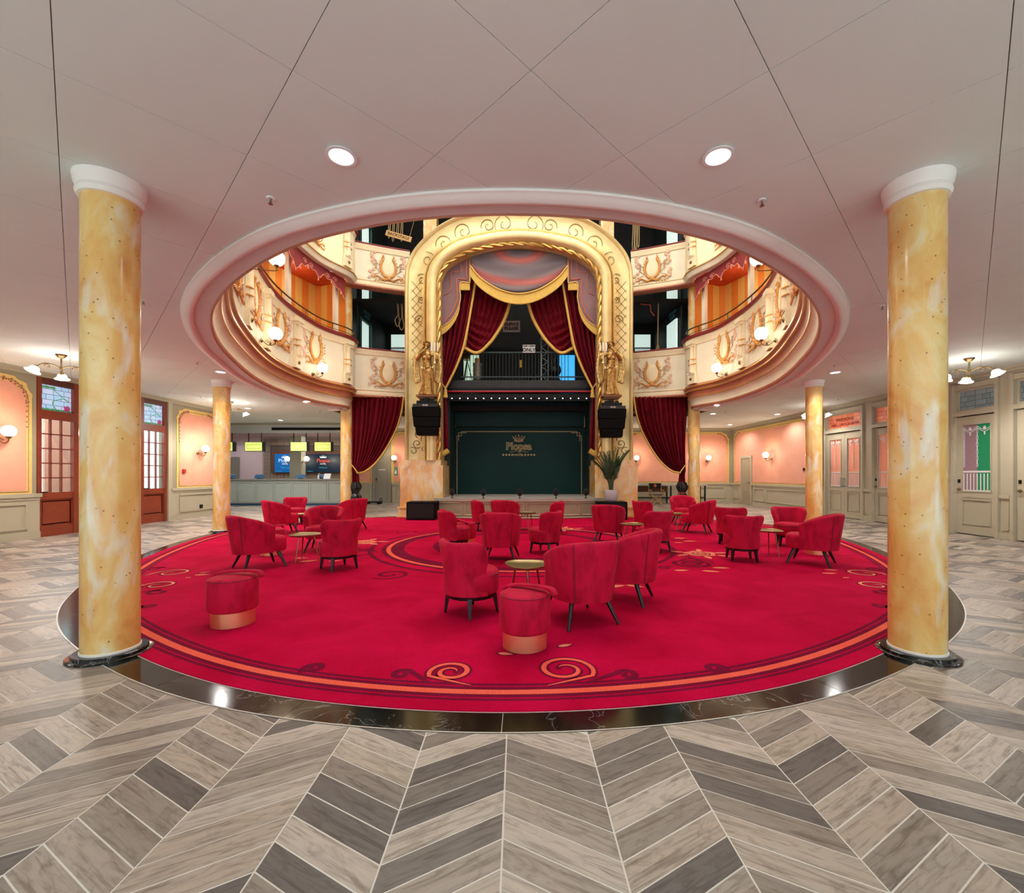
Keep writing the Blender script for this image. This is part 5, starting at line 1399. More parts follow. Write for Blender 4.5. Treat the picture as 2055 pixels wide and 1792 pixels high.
def slipper_chair():
    t = thing('slipper_chair', 'x', 'armchair', group='red velvet slipper chairs')
    TH = math.radians(84)
    def shell(u, w):
        th = -TH + 2 * TH * u; e = abs(th) / TH
        top = .735 + .03 * e * e - .20 * (1 - math.sqrt(max(0, 1 - (max(0, e - .55) / .45) ** 2))); bot = .215
        if w < .42: s = w / .42; z = bot + (top - .03 - bot) * s; r = 0
        elif w < .58: s = (w - .42) / .16; z = top - .03 + .03 * math.sin(PI * s); r = -.075 * (1 - math.cos(PI * s)) / 2
        else: s = (w - .58) / .42; z = top - .03 + (.34 - top + .03) * s; r = -.075
        f = max(0, (z - bot) / .52)
        a = .275 - .03 * math.sin(PI * min(1, f * 1.3)) + .065 * f ** 2.2 + r; d = .275 + .045 * f + r
        return Vector((a * math.sin(th), d * math.cos(th), z))
    b = MB(); nu, nv = 41, 25; b.grid(shell, nu, nv)
    b.f.append(tuple(j * nu for j in range(nv - 1, -1, -1))); b.f.append(tuple(j * nu + nu - 1 for j in range(nv)))
    b.build('backrest', velvet_red, t, 60)
    MB().lathe([(.255, .215), (.27, .235), (.272, .38), (.262, .42), (.235, .445), (.15, .455), (.001, .457)], 36, (0, -.01, 0)).build('seat', velvet_red, t, 60)
    MB().tube([(.0 + .272 * math.cos(a), -.01 + .272 * math.sin(a), .40) for a in [PI + PI * k / 20 for k in range(21)]], .005, 5).build('piping', simple('seam_red', '#7c0a26', .8), t)
    MB().lathe([(.225, .175), (.248, .175), (.252, .215), (.225, .215)], 36, (0, 0, 0)).build('base_ring', blackwood, t)
    for k in range(4):
        a = PI / 4 + k * PI / 2; c, s = math.cos(a), math.sin(a); MB().tube([(c * .232, s * .232, .19), (c * .262, s * .262, 0)], [.031, .0165], 4).build('leg', blackwood, t)
    return t
A0, B0 = tub_chair(), slipper_chair()
for ch in A0.children:                                     # the tub chair is deeper than wide
    for v in ch.data.vertices: v.co.y = v.co.y * 1.16 - .02; v.co.x *= 1.02
CH = [('A', 515, 1140, 48, 'tub chair with its back to us at the left, facing the near table'), ('B', 680, 1142, 138, 'bright slipper chair with rounded back beside the left table'),
      ('A', 650, 1104, -78, 'dark tub chair facing us beyond the left table'), ('A', 562, 1071, 42, 'tub chair in profile facing right behind the left table'),
      ('B', 592, 1052, -70, 'small slipper chair facing us in front of the reception counter'), ('A', 706, 1063, 152, 'tub chair turned left near the column left of the stage'),
      ('B', 946, 1230, 48, 'nearest slipper chair with its back to us, left of the centre pouf'), ('A', 1166, 1246, 112, 'nearest tub chair with its back to us, right of the centre pouf'),
      ('A', 1256, 1204, 154, 'tub chair in profile behind the nearest tub chair'), ('B', 913, 1106, 22, 'slipper chair facing right behind the nearest slipper chair'),
      ('A', 1005, 1124, 84, 'tub chair seen squarely from behind in the middle of the carpet'), ('B', 1093, 1110, 150, 'slipper chair facing left beyond the centre table'),
      ('B', 970, 1065, 18, 'slipper chair facing right close to the stage front'), ('A', 1014, 1070, 75, 'tub chair with its back to us close to the stage front'),
      ('B', 1107, 1069, 160, 'slipper chair facing left close to the stage front'), ('A', 1221, 1090, 68, 'tub chair with its back to us right of the stage centre'),
      ('B', 1314, 1107, 112, 'slipper chair with its back to us right of the small round table'), ('B', 1295, 1066, 30, 'slipper chair facing right below the right pedestal'),
      ('A', 1370, 1053, -100, 'tub chair facing us near the column right of the stage'), ('A', 1402, 1070, 146, 'tub chair in profile facing left near the column right of the stage'),
      ('B', 1466, 1092, 60, 'slipper chair half hidden behind the dark-legged slipper chair on the right'), ('B', 1488, 1125, 78, 'slipper chair squarely from behind left of the right-hand table'),
      ('B', 1584, 1096, -112, 'slipper chair facing us beyond the right-hand table'), ('A', 1634, 1132, 138, 'tub chair in profile facing left at the far right of the carpet')]
used = {'A': A0, 'B': B0}; first = {'A': True, 'B': True}
for ty, px, py, ang, lb in CH:
    x, y = F(px, py); src = used[ty]; rz = math.radians(ang + 90)
    if first[ty]: o = src; first[ty] = False; o.location = (x, y, .0125); o.rotation_euler = (0, 0, rz); o['label'] = 'red velvet ' + lb
    else: o = dup(src, (x, y, .0125), rz, 'red velvet ' + lb)

def pouf():
    t = thing('pouf', 'x', 'pouf', group='red poufs on copper bases')
    MB().lathe([(.178, 0), (.178, .135)], 48).build('base', copper, t, 40)
    MB().lathe([(.17, .13), (.195, .138), (.207, .16), (.208, .40), (.2, .425), (.17, .44), (.001, .445)], 48).build('cushion', velvet_red, t, 60)
    MB().tube([(.202 * math.cos(a), .202 * math.sin(a), .422) for a in [2 * PI * k / 48 for k in range(48)]], .004, 5, True).build('piping', simple('seam_red', '#7c0a26', .8), t)
    b = MB()                                                # carrying strap lying over the top
    path = catmull([(-.215, 0, .30), (-.222, 0, .37), (-.205, 0, .435), (-.12, .05, .458), (.0, .07, .468), (.12, .08, .475), (.21, .085, .47), (.245, .085, .43)], 6); wd_ = .03
    L, R = [], []
    for i, p in enumerate(path):
        tn = (path[min(i + 1, len(path) - 1)] - path[max(i - 1, 0)]).normalized(); s = Vector((-tn.y, max(.2, abs(tn.x)), 0)).normalized() if abs(tn.x) > .2 else Vector((0, 1, 0))
        L.append(p + s * wd_); R.append(p - s * wd_)
    n_ = len(path); b.add(L + R, [(i, i + 1, n_ + i + 1, n_ + i) for i in range(n_ - 1)]); o = b.build('strap', velvet_red, t, 180, fix=False); o.modifiers.new('t', 'SOLIDIFY').thickness = .014
    MB().sphere((-.226, 0, .31), .012, 8, 6).build('stud', brass, t)
    return t
P0 = pouf()
for k, (px, py, rz, lb) in enumerate(((1053, 1298, 2.4 - PI, 'nearest red velvet pouf on a copper base with strap at the front of the carpet'), (468, 1253, -.3, 'red velvet pouf on a copper base standing alone at the left'), (545, 1114, 1, 'copper based pouf half hidden behind the left tub chair'), (934, 1094, 2, 'red pouf half hidden behind the chairs in mid carpet'), (1638, 1112, .5, 'copper based pouf half hidden behind the rightmost tub chair'))):
    x, y = F(px, py)
    if k == 0: P0.location = (x, y, .0125); P0.rotation_euler = (0, 0, rz); P0['label'] = lb
    else: dup(P0, (x, y, .0125), rz, lb)
def side_table():
    t = thing('side_table', 'x', 'table', group='small brass tray tables')
    pl = [(.235 * math.cos(a) * (1 + .07 * math.cos(3 * a)), .235 * math.sin(a) * (1 + .07 * math.cos(3 * a))) for a in [2 * PI * k / 36 for k in range(36)]]
    vs = []; rows = ((.9, .405), (1, .418), (1.02, .432), (.985, .434), (.93, .422), (.02, .421))
    for k, z in rows: vs += [(x * k, y * k, z) for x, y in pl]
    n_ = 36; MB().add(vs, [(j * n_ + i, j * n_ + (i + 1) % n_, (j + 1) * n_ + (i + 1) % n_, (j + 1) * n_ + i) for j in range(len(rows) - 1) for i in range(n_)] + [tuple(range(n_ - 1, -1, -1)), tuple(range(5 * n_, 6 * n_))]).build('tray_top', tabletop, t, 50)
    for k in range(3): a = 2 * PI * k / 3 + .2; MB().tube([(.13 * math.cos(a), .13 * math.sin(a), .41), (.2 * math.cos(a), .2 * math.sin(a), 0)], [.013, .007], 8).build('leg', brass, t)
    return t
T0 = side_table()
for k, (px, py, rz, lb) in enumerate(((1057, 1214, .4, 'nearest brass tray table between the front chairs'), (613, 1127, 0, 'brass tray table between the chairs at the left'), (611, 1067, 1, 'far brass tray table by the reception side chairs'), (1057, 1064, .5, 'brass tray table close to the stage front'), (1271, 1097, 1.2, 'brass tray table right of centre beside the slipper chairs'), (1355, 1066, .2, 'brass tray table near the column right of the stage'), (1541, 1115, .8, 'brass tray table between the chairs at the far right'))):
    x, y = F(px, py)
    if k == 0: T0.location = (x, y, .0125); T0.rotation_euler = (0, 0, rz); T0['label'] = lb
    else: dup(T0, (x, y, .0125), rz, lb)

# ================================================================== CEILING FITTINGS
def downlight(x, y, label, big, power):
    t = thing('downlight', label, 'ceiling light', (x, y, CEIL), group='ceiling downlights')
    r = .085 if big else .1
    MB().lathe([(r, 0), (r + .02, -.004), (r + .022, -.012), (r, -.014), (r - .012, -.004)], 28, cap=False).build('rim', white_enamel, t)
    MB().lathe([(.001, -.006), (r - .01, -.006)], 28, cap=False).build('lens', downl, t, 0, fix=False)
    lamp('SPOT', 'downlight_beam', (0, 0, -.03), power, (1, .97, .92), .08, parent=t, spot=2.6)
def CE(px, py): Y = FPX * (CEIL - CAMZ) / (HY - py); return (px - VX) * Y / FPX, Y
DL = [(685, 312, 'bright round downlight in the ceiling at the upper left'), (1441, 312, 'bright round downlight in the ceiling at the upper right'), (443, 746, 'oval downlight above the slim column before the reception'), (616, 805, 'downlight tucked by the gallery end on the reception side'),
      (497, 819, 'downlight above the reception floor, beside the lamp cluster'), (563, 843, 'downlight above the reception counter'), (668, 816, 'downlight close to the gallery end column, left'), (1676, 747, 'downlight in front of the slim column on the right'), (1439, 812, 'downlight close to the gallery end column, right'), (1431, 830, 'downlight second from the gallery end column on the right'), (1560, 831, 'downlight before the pink end wall near the taupe doors'), (1465, 852, 'downlight before the far corner of the pink walls')]
for px, py, lb in DL: x, y = CE(px, py); downlight(x, y, lb, py < 400, 60 if py < 400 else 150)
for k, (x, y) in enumerate(((-6.6, 1.5), (6.4, 1.5), (-2.2, .3), (2.2, .3), (-8.8, 5.2), (8.5, 5.2))): lamp('SPOT', 'hall_fill_spot', (x, y, CEIL - .02), (130 if y > 4 else 36), (1, .97, .92), .1, spot=2.8)  # added fill spots outside the view, without fittings
SPK = [(543, 397, 'pendent sprinkler between the upper left downlight and the left column'), (1529, 401, 'pendent sprinkler between the upper right downlight and the right column'), (288, 603, 'sprinkler just right of the large left column'), (1771, 613, 'sprinkler just left of the large right column'), (396, 726, 'sprinkler above the slim left column'), (403, 795, 'sprinkler beyond the slim left column'), (573, 795, 'sprinkler on the ceiling under the left gallery'), (642, 824, 'sprinkler near the left gallery end'),
       (1674, 731, 'sprinkler near the right downlight by the slim column'), (1682, 800, 'sprinkler beside the slim right column'), (1508, 797, 'sprinkler under the right gallery'), (1456, 825, 'sprinkler near the right gallery end')]
s0 = None
for px, py, lb in SPK:
    x, y = CE(px, py)
    if s0 is None:
        s0 = thing('ceiling_sprinkler', lb, 'sprinkler', (x, y, CEIL), group='ceiling sprinklers')
        MB().lathe([(.03, 0), (.034, -.004), (.028, -.01)], 16).build('escutcheon', white_enamel, s0); MB().tube([(0, 0, 0), (0, 0, -.035)], .008, 8).lathe([(.004, -.035), (.011, -.045), (.018, -.05), (.018, -.053)], 12).build('head', steel, s0)
    else: dup(s0, (x, y, CEIL), None, lb)
# three armed ceiling lamps
def ceiling_lamp(x, y, label, rz, pw=1):
    t = thing('ceiling_lamp', label, 'ceiling lamp', (x, y, CEIL), rz, group='three armed ceiling lamps')
    MB().lathe([(.085, 0), (.08, -.02), (.05, -.05), (.035, -.06), (.014, -.075), (.013, -.22), (.026, -.24), (.026, -.27), (.013, -.29), (.012, -.36), (.02, -.38)], 20).build('stem', brass, t)
    for k in range(3):
        a = 2 * PI * k / 3; c, s = math.cos(a), math.sin(a); R_ = lambda r, z: (c * r, s * r, z)
        arm = MB().tube(catmull([R_(.02, -.25), R_(.14, -.21), R_(.27, -.23), R_(.36, -.30)], 6), .011, 6)
        arm.tube([R_(.20 + .05 * (1 - q / 12) * math.cos(q * .6), -.265 + .05 * (1 - q / 12) * math.sin(q * .6)) for q in range(13)], .006, 5); arm.build('arm', brass, t)
        MB().lathe([(.03, 0), (.036, -.03), (.02, -.05)], 12, R_(.365, -.28)).build('socket', brass, t)
        sh = MB().lathe([(.04, 0), (.062, -.02), (.075, -.06), (.10, -.095), (.115, -.10)], 20, cap=False); sh.lathe([(.001, -.085), (.095, -.09)], 16, cap=False)
        o = sh.build('shade', shade, t, 60, fix=False); o.location = R_(.37, -.31); o.rotation_euler = (-.5 * s, .5 * c * -1, 0)
        o.rotation_euler = (.45 * s, -.45 * c, 0)
    lamp('POINT', 'lamp_glow', (0, 0, -.55), pw * 34, (1, .95, .88), .4, parent=t); lamp('SPOT', 'lamp_beam', (0, 0, -.45), pw * 250, (1, .95, .88), .2, parent=t, spot=2.95)
for px, py, lb, rz in ((123, 712, 'three armed brass ceiling lamp beside the large left column', .25), (1945, 719, 'three armed brass ceiling lamp beside the large right column', .9), (463, 806, 'brass ceiling lamp right of the slim column before the reception', .6), (1632, 812, 'brass ceiling lamp peeking out beside the slim right column', 3.6)):
    x, y = CE(px, py); ceiling_lamp(x, y, lb, rz, .35 if px == 1632 else 1)
# globe wall lamps
def sconce(loc, nrm, label, r, power, grp, arm=.26):
    rz = math.atan2(nrm[0], -nrm[1]); t = thing('globe_sconce', label, 'wall lamp', loc, rz, group=grp)
    MB().lathe([(.055, 0), (.05, .02), (.03, .035)], 16).build('wall_plate', brass, t).rotation_euler = (PI / 2, 0, 0)
    b = MB().tube(catmull([(0, -.03, 0), (0, -.08, -.05), (0, -.16, -.10), (0, -arm + .02, -.07), (0, -arm, 0)], 6), .011, 6)
    b.tube([(0, -.13 + .045 * (1 - q / 14) * math.cos(q * .6), -.02 + .045 * (1 - q / 14) * math.sin(q * .6)) for q in range(15)], .007, 5); b.build('scroll_arm', brass, t)
    MB().lathe([(.02, -.01), (.045, .02), (.05, .04)], 14, (0, -arm, 0)).build('gallery_cup', brass, t)
    b = MB(); b.sphere((0, -arm, .03 + r), r, 24, 16); b.build('globe', bulb, t)
    lamp('POINT', 'globe_glow', (0, -arm - r - .05, .05 + r), power, (1, .82, .58), .06, parent=t)
sconce((XL + .02, 9.05, 2.13), (1, 0), 'globe wall lamp on the pink panel at the far left edge', .115, 30, 'wall sconces')
sconce((XL + .02, 14.65, 2.1), (1, 0), 'globe wall lamp on the pink panel behind the slim column by the reception', .11, 30, 'wall sconces')
sconce((XR - .02, 18.5, 2.05), (-1, 0), 'globe wall lamp on the pink right wall above the small door', .12, 34, 'wall sconces')
sconce((9.0, YB - .02, 2.05), (0, -1), 'globe wall lamp on the pink end wall right of the stage', .12, 34, 'wall sconces')
sconce((5.5, YB - .02, 2.05), (0, -1), 'globe wall lamp on the pink end wall behind the right side curtain', .12, 34, 'wall sconces')
sconce((-6.3, YB - .02, 2.05), (0, -1), 'globe wall lamp on the pink wall beside the grey door left of the stage', .12, 34, 'wall sconces')
PL = offset(open_line, .55, False)
for right in (False, True):
    sd = 'right' if right else 'left'
    for y, z, lb in ((13.65, 4.45, f'globe lamp low on the {sd} first gallery near the stage'), (10.35, 4.5, f'globe lamp in the middle of the {sd} first gallery'), (8.45, 5.42, f'globe lamp high on the {sd} first gallery, cut by the opening'), (13.6, 8.55, f'globe lamp on the {sd} upper gallery front')):
        i = near_y(PL, y, right); nn = normal(PL, i); sconce((PL[i][0], PL[i][1], z), nn, lb, .15, 20, 'gallery lamps', .62 if 5 < z < 6 else .3)
# ================================================================== DOORS, LEFT WALL
def text_on(o, loc, rot): o.location = loc; o.rotation_euler = rot
dn = 0
ves = tag(MB().bb((-13.6, 9.3, -.0), (-13.5, 15.4, 3.7)).build('wall_vestibule', daylight, smooth=0), 'bright glazed outer wall of the entrance lobby', kind='structure')
tag(MB().bb((-13.6, 15.3, 0), (-10.95, 15.4, 3.7)).build('wall_vestibule', daylight, smooth=0), 'bright glazed end wall of the entrance lobby', kind='structure')
tag(MB().bb((-13.6, 9.2, 0), (-10.95, 9.3, 3.7)).build('wall_vestibule', simple('pale_cyan', '#bfe3e3', .6), smooth=0), 'pale end wall of the entrance lobby', kind='structure')
tag(MB().bb((-13.6, 9.2, 3.65), (-10.95, 15.4, 3.75)).build('ceiling_vestibule', simple('pale_cyan', '#bfe3e3', .6), smooth=0), 'pale ceiling of the entrance lobby', kind='structure')
pot2 = thing('lobby_palm', 'palm silhouetted in the lobby behind the second mahogany door', 'plant', (-12.3, 13.5, 0))
MB().lathe([(.16, 0), (.22, .4), (.2, .42)], 16).build('pot', pot_mat, pot2)
rr = random.Random(4); 
for k in range(11):
    a = rr.uniform(0, 2 * PI); rad = Vector((math.cos(a), math.sin(a), 0)); b = MB()
    pts = [Vector((0, 0, .4)) + rad * (.5 * q * q) + Vector((0, 0, rr.uniform(.9, 1.0) * 1.5 * q - .35 * q ** 3)) for q in [j / 8 for j in range(9)]]; b.tube(pts, .012, 5)
    for j in range(3, 9):
        for s in (-1, 1):
            tip = pts[j] + rad.cross(Vector((0, 0, 1))) * s * .22 + rad * .12 + Vector((0, 0, .1)); b.add([pts[j], pts[j].lerp(tip, .5) + Vector((0, 0, .02)), tip, pts[j].lerp(tip, .5) - Vector((0, 0, .02))], [(0, 1, 2, 3)])
    b.build('frond', leaf_mat, pot2, 180)
tag(MB().bb((-13.5, 12.55, .3), (-13.44, 13.4, 3.1)).build('wall_vestibule', pink, smooth=0), 'pink panel added in the lobby for the reflection in the first mahogany door', kind='structure')  # stands in for a pink wall reflected in the door panes
tag(MB().bb((-13.5, 13.4, 0), (-13.4, 13.7, 3.6)).build('trim_2', simple('navy_post', '#3a4668', .5), smooth=0), 'dark blue post on the lobby wall', kind='structure')
DY = [9.84, 10.73, 11.62, 12.52, 13.41]
for k in range(4):
    y0, y1 = DY[k], DY[k + 1]; dn += 1
    d = thing(f'door_{dn}', ('mahogany glazed door at the far left edge with leaded flower transom', 'mahogany glazed door hidden mostly by the large left column', 'mahogany glazed door behind the large left column', 'mahogany glazed door right of the large left column with palm beyond')[k], None, (XL, y0, 0), kind='structure')
    W_ = lambda a, b_, nm, mat, dp=.07: MB().bb((XL - .09, a[0], a[1]), (XL - .09 + min(dp, .09), b_[0], b_[1])).build(nm, mat, d, 0, world=True)
    W_((y0, 0), (y0 + .09, 3.56), 'stile', mahog, .13); W_((y1 - .09, 0), (y1, 3.56), 'stile', mahog, .13)
    W_((y0 + .09, 3.42), (y1 - .09, 3.56), 'head_rail', mahog_dark, .13); W_((y0 + .09, 2.64), (y1 - .09, 2.84), 'transom_rail', mahog, .12)
    W_((y0 + .09, .84), (y1 - .09, .99), 'lock_rail', mahog); W_((y0 + .09, 0), (y1 - .09, .22), 'bottom_rail', mahog); W_((y0 + .09, .22), (y1 - .09, .84), 'lower_panel', mahog, .045)
    frame_on('x', XL - .065, y0 + .12, y1 - .12, .26, .80, .025, .02, mahog, d, 'panel_moulding')
    W_((y0 + .09, 2.84), (y1 - .09, 3.42), 'leaded_transom', stained_blue, .02)
    b = MB(); gm = simple('leaded_leaf', '#5fae74', .4, emit='#4fa868', estr=.25)
    for q in range(9): zz = 2.87 if q < 6 else 3.37; yy = y0 + .14 + (q % 6) * (y1 - y0 - .28) / 5; k0 = len(b.v); b.sphere((XL - .062, yy, zz), (.006, .07, .028), 8, 6)
    b.tube(catmull([(XL - .062, y0 + .45, 2.88), (XL - .062, y0 + .38, 3.05), (XL - .062, y0 + .6, 3.15), (XL - .062, y1 - .16, 3.1), (XL - .062, y0 + .4, 3.33)], 6), .008, 5); b.build('leaded_foliage', gm, d, 180, world=True)
    b = MB(); flower(b, (0, 0, 0), .075); b.xf(Matrix.Translation((XL - .058, y1 - .2, 2.93)) @ Matrix.Rotation(PI / 2, 4, 'Z')); b.build('leaded_rose', simple('leaded_pink', '#c0508a', .4, emit='#c0508a', estr=.2), d, 180, world=True)
    gy0, gy1 = y0 + .09, y1 - .09
    for c in range(3):
        for r in range(5):
            a0, a1 = gy0 + (gy1 - gy0) * c / 3, gy0 + (gy1 - gy0) * (c + 1) / 3; z0_, z1_ = .99 + 1.65 * r / 5, .99 + 1.65 * (r + 1) / 5
            MB().bb((XL - .08, a0 + .012, z0_ + .012), (XL - .075, a1 - .012, z1_ - .012)).build('pane', glass, d, 0, world=True)
    for c in (1, 2): a = gy0 + (gy1 - gy0) * c / 3; W_((a - .014, .99), (a + .014, 2.64), 'muntin', mahog, .045)
    for r in range(1, 5): z = .99 + 1.65 * r / 5; W_((gy0, z - .013), (gy1, z + .013), 'muntin', mahog, .045)
    MB().tube([(XL + .02, y0 + .05, 1.0), (XL + .07, y0 + .05, 1.0), (XL + .07, y0 + .15, 1.0)], .012, 6).build('handle', black, d, world=True)
tag(MB().bb((XL - .1, 13.41, 0), (XL + .05, 13.56, CEIL - .1)).build('trim_1', taupe, smooth=0), 'taupe pilaster strip right of the mahogany doors', kind='structure')
tag(MB().bb((XL + .03, 13.98, 1.44), (XL + .06, 14.1, 1.56)).build('fire_call_point', simple('alarm_red', '#b3261e', .4), smooth=0), 'small red fire call point on the pink panel near the reception', 'alarm')
tag(MB().bb((XL + .03, 14.72, .28), (XL + .06, 14.84, .4)).build('wall_socket', black, smooth=0), 'black power socket on the taupe wainscot near the reception', 'socket')

# ================================================================== DOORS, RIGHT WALL
def glazed_door(y0, y1, n, label, tint_a, tint_b, leaves=1, lever=True, gz=(1.0, 2.55), transom=stained_dim, words=None):
    d = thing(f'door_{n}', label, None, (XR, y0, 0), kind='structure')
    W_ = lambda a, b_, nm, mat, x0=0, x1=.08, par=d: MB().bb((XR + .09 - x1, a[0], a[1]), (XR + .09 - x0, b_[0], b_[1])).build(nm, mat, par, 0, world=True)
    W_((y0, 0), (y0 + .07, 3.5), 'jamb', taupe, 0, .15); W_((y1 - .07, 0), (y1, 3.5), 'jamb', taupe, 0, .15); W_((y0 + .07, 3.38), (y1 - .07, 3.5), 'head', taupe, 0, .14); W_((y0 + .07, 2.76), (y1 - .07, 2.86), 'transom_bar', taupe, 0, .15)
    W_((y0 + .12, 2.86), (y1 - .12, 3.34), 'leaded_transom', transom, .02, .04); frame_on('x', XR + .06, y0 + .07, y1 - .07, 2.86, 3.38, .05, .04, taupe, d, 'transom_frame', -1)
    b = MB()
    for q in range(4): flower(b, (0, 0, 0), .06) if False else None
    if words:
        for i, wd_ in enumerate(words):
            o = text_mesh(wd_, .13, simple('sign_red', '#a5322c', .5), 'lettering', d, .003); o.matrix_parent_inverse = d.matrix_basis.inverted(); o.location = (XR + .035, (y0 + y1) / 2, 3.16 - i * .15); o.rotation_euler = (PI / 2, 0, -PI / 2)
    wl_ = (y1 - y0 - .14) / leaves
    for k in range(leaves):
        a, c = y0 + .07 + k * wl_ + .004, y0 + .07 + (k + 1) * wl_ - .004
        lf = MB().bb((XR + .02, a, .02), (XR + .07, a + .13, 2.74)).bb((XR + .02, c - .13, .02), (XR + .07, c, 2.74)).bb((XR + .02, a + .13, gz[1]), (XR + .07, c - .13, 2.74)).bb((XR + .02, a + .13, .86), (XR + .07, c - .13, gz[0])).bb((XR + .02, a + .13, .02), (XR + .07, c - .13, .2)).bb((XR + .035, a + .13, .2), (XR + .06, c - .13, .86)).build('door_leaf', taupe, d, 0, world=True)
        frame_on('x', XR + .02, a + .13, c - .13, .24, .82, .02, .015, taupe, lf, 'panel_moulding', -1); frame_on('x', XR + .02, a + .12, c - .12, gz[0] - .01, gz[1] + .01, .022, .015, taupe, lf, 'glazing_bead', -1)
        mid = (a + c) / 2
        MB().bb((XR + .045, a + .13, gz[0]), (XR + .05, mid, gz[1])).build('pane', tint_b, lf, 0, world=True); MB().bb((XR + .045, mid, gz[0]), (XR + .05, c - .13, gz[1])).build('pane', tint_a, lf, 0, world=True)
        et = simple('etched_white', '#d9d6d2', .6); b = MB(); x = XR + .04; wds = (c - a - .26)
        for q in range(3):
            yy = a + .13 + wds * q / 2 + (.025 if q == 0 else (-.025 if q == 2 else 0))
            for s in (-1, 1): b.tube([(x, yy + s * .018 * math.sin(j * .9), gz[1] - .08 - j * .045) for j in range(int((gz[1] - gz[0]) * .62 / .045))], .005, 4)
        for q in range(2):
            for dz in (0, .04): b.tube([(x, a + .13 + wds * (q + t_) / 2, gz[1] - .05 - dz - .09 * math.sin(PI * t_)) for t_ in [j / 10 for j in range(11)]], .008, 4)
            cy = a + .13 + wds * (q + .5) / 2; b.sphere((x, cy, gz[1] - .1), (.003, .035, .04), 8, 6); b.sphere((x, cy, gz[1] - .22), (.003, .02, .04), 8, 6)
        for q in range(9): yy = a + .15 + (wds - .04) * q / 8; b.bb((x - .002, yy - .012, gz[0] + .04), (x + .002, yy + .012, gz[0] + .42))
        b.bb((x - .002, a + .13, gz[0] + .44), (x + .002, c - .13, gz[0] + .48)); b.bb((x - .002, a + .13, gz[0] + .01), (x + .002, c - .13, gz[0] + .04)); b.build('etched_pattern', et, lf, 0, world=True)
        if leaves == 2:
            hy = c - .055 if k == 0 else a + .055; hb = MB().tube([(XR - .05, hy, .98), (XR - .05, hy, 1.3)], .012, 8)
            for z in (1.02, 1.26): hb.tube([(XR + .02, hy, z), (XR - .05, hy, z)], .009, 6)
            hb.build('pull_handle', steel, lf, world=True)
        elif lever:
            hy = c - .06; o = MB().lathe([(.035, 0), (.03, .02)], 12).build('rose', brass, lf); o.rotation_euler = (0, -PI / 2, 0); o.location = (XR + .02, hy, 1.05)
            MB().tube([(XR + .02, hy, 1.05), (XR - .04, hy, 1.05), (XR - .045, hy - .1, 1.05)], .011, 8).build('lever', brass, lf, world=True); MB().box((XR + .015, hy, 1.24), (.02, .05, .08)).build('card_reader', black, lf, 0, world=True)
    return d
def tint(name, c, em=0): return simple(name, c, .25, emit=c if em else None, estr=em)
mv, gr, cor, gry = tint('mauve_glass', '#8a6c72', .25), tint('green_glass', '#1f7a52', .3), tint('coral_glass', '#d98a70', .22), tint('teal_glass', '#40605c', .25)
glazed_door(9.66, 10.72, 5, 'taupe glazed door with green and mauve etched glass right of the large right column', mv, gr)
glazed_door(8.25, 9.42, 6, 'taupe glazed door with etched glass cut by the right picture edge', mv, gry)
glazed_door(12.0, 13.22, 7, 'taupe glazed door with coral lit glass, mostly hidden by the large right column', cor, cor, transom=stained_red, words=('LA', ))
glazed_door(13.52, 15.26, 8, 'taupe double door with coral lit glass and steel pulls, red leaded transom', cor, cor, leaves=2, transom=stained_red, words=('THEATRONAL', 'HALL ONOCALAITER'))
for k, (a, c) in enumerate(((9.42, 9.66), (10.72, 12.0), (13.22, 13.52), (15.26, 15.4), (-3, 8.25))):
    o = tag(MB().bb((XR, a, 0), (XR + .25, c, 3.52)).build('wall_right', taupe, smooth=0), ('taupe pilaster between the two nearest glazed doors', 'taupe wall hidden by the large right column', 'taupe pilaster beside the taupe double door', 'taupe pilaster ending the row of doors', 'taupe wall beyond the right picture edge')[k], kind='structure')
    if c - a < .6:
        slab('x', XR, a + .05, c - .05, .2, .82, .02, taupe, o, 'pilaster_panel', -1); slab('x', XR, a + .02, c - .02, .88, .96, .05, taupe, o, 'dado_rail', -1); slab('x', XR, a, c, 0, .14, .03, taupe, o, 'skirting', -1)
# plain doors on far walls
d = thing('door_9', 'narrow taupe door in the right wall close to the far corner', None, (XR, 20.1, 0), kind='structure')
MB().bb((XR - .06, 20.1, 0), (XR, 20.2, 2.25)).bb((XR - .06, 21.05, 0), (XR, 21.15, 2.25)).bb((XR - .06, 20.2, 2.15), (XR, 21.05, 2.25)).build('door_frame', taupe, d, 0, world=True); MB().bb((XR - .025, 20.2, 0), (XR, 21.05, 2.15)).build('door_leaf', taupe_dark, d, 0, world=True)
MB().tube([(XR - .03, 20.3, 1.02), (XR - .08, 20.3, 1.02), (XR - .08, 20.42, 1.02)], .012, 6).build('handle', black, d, world=True)
d = thing('door_10', 'grey panelled door in the pink wall left of the stage', None, (-7.0, YB, 0), kind='structure')
xa_, xb_ = -7.4, -6.5
MB().bb((xa_, YB - .06, 0), (xa_ + .1, YB, 2.3)).bb((xb_ - .1, YB - .06, 0), (xb_, YB, 2.3)).bb((xa_ + .1, YB - .06, 2.2), (xb_ - .1, YB, 2.3)).build('door_frame', grey_door, d, 0, world=True); MB().bb((xa_ + .1, YB - .03, 0), (xb_ - .1, YB, 2.2)).build('door_leaf', grey_door, d, 0, world=True)
for z0_, z1_ in ((.2, .8), (.95, 2.0)): frame_on('y', YB - .03, xa_ + .2, xb_ - .2, z0_, z1_, .025, .015, grey_door, d, 'panel_moulding', -1)
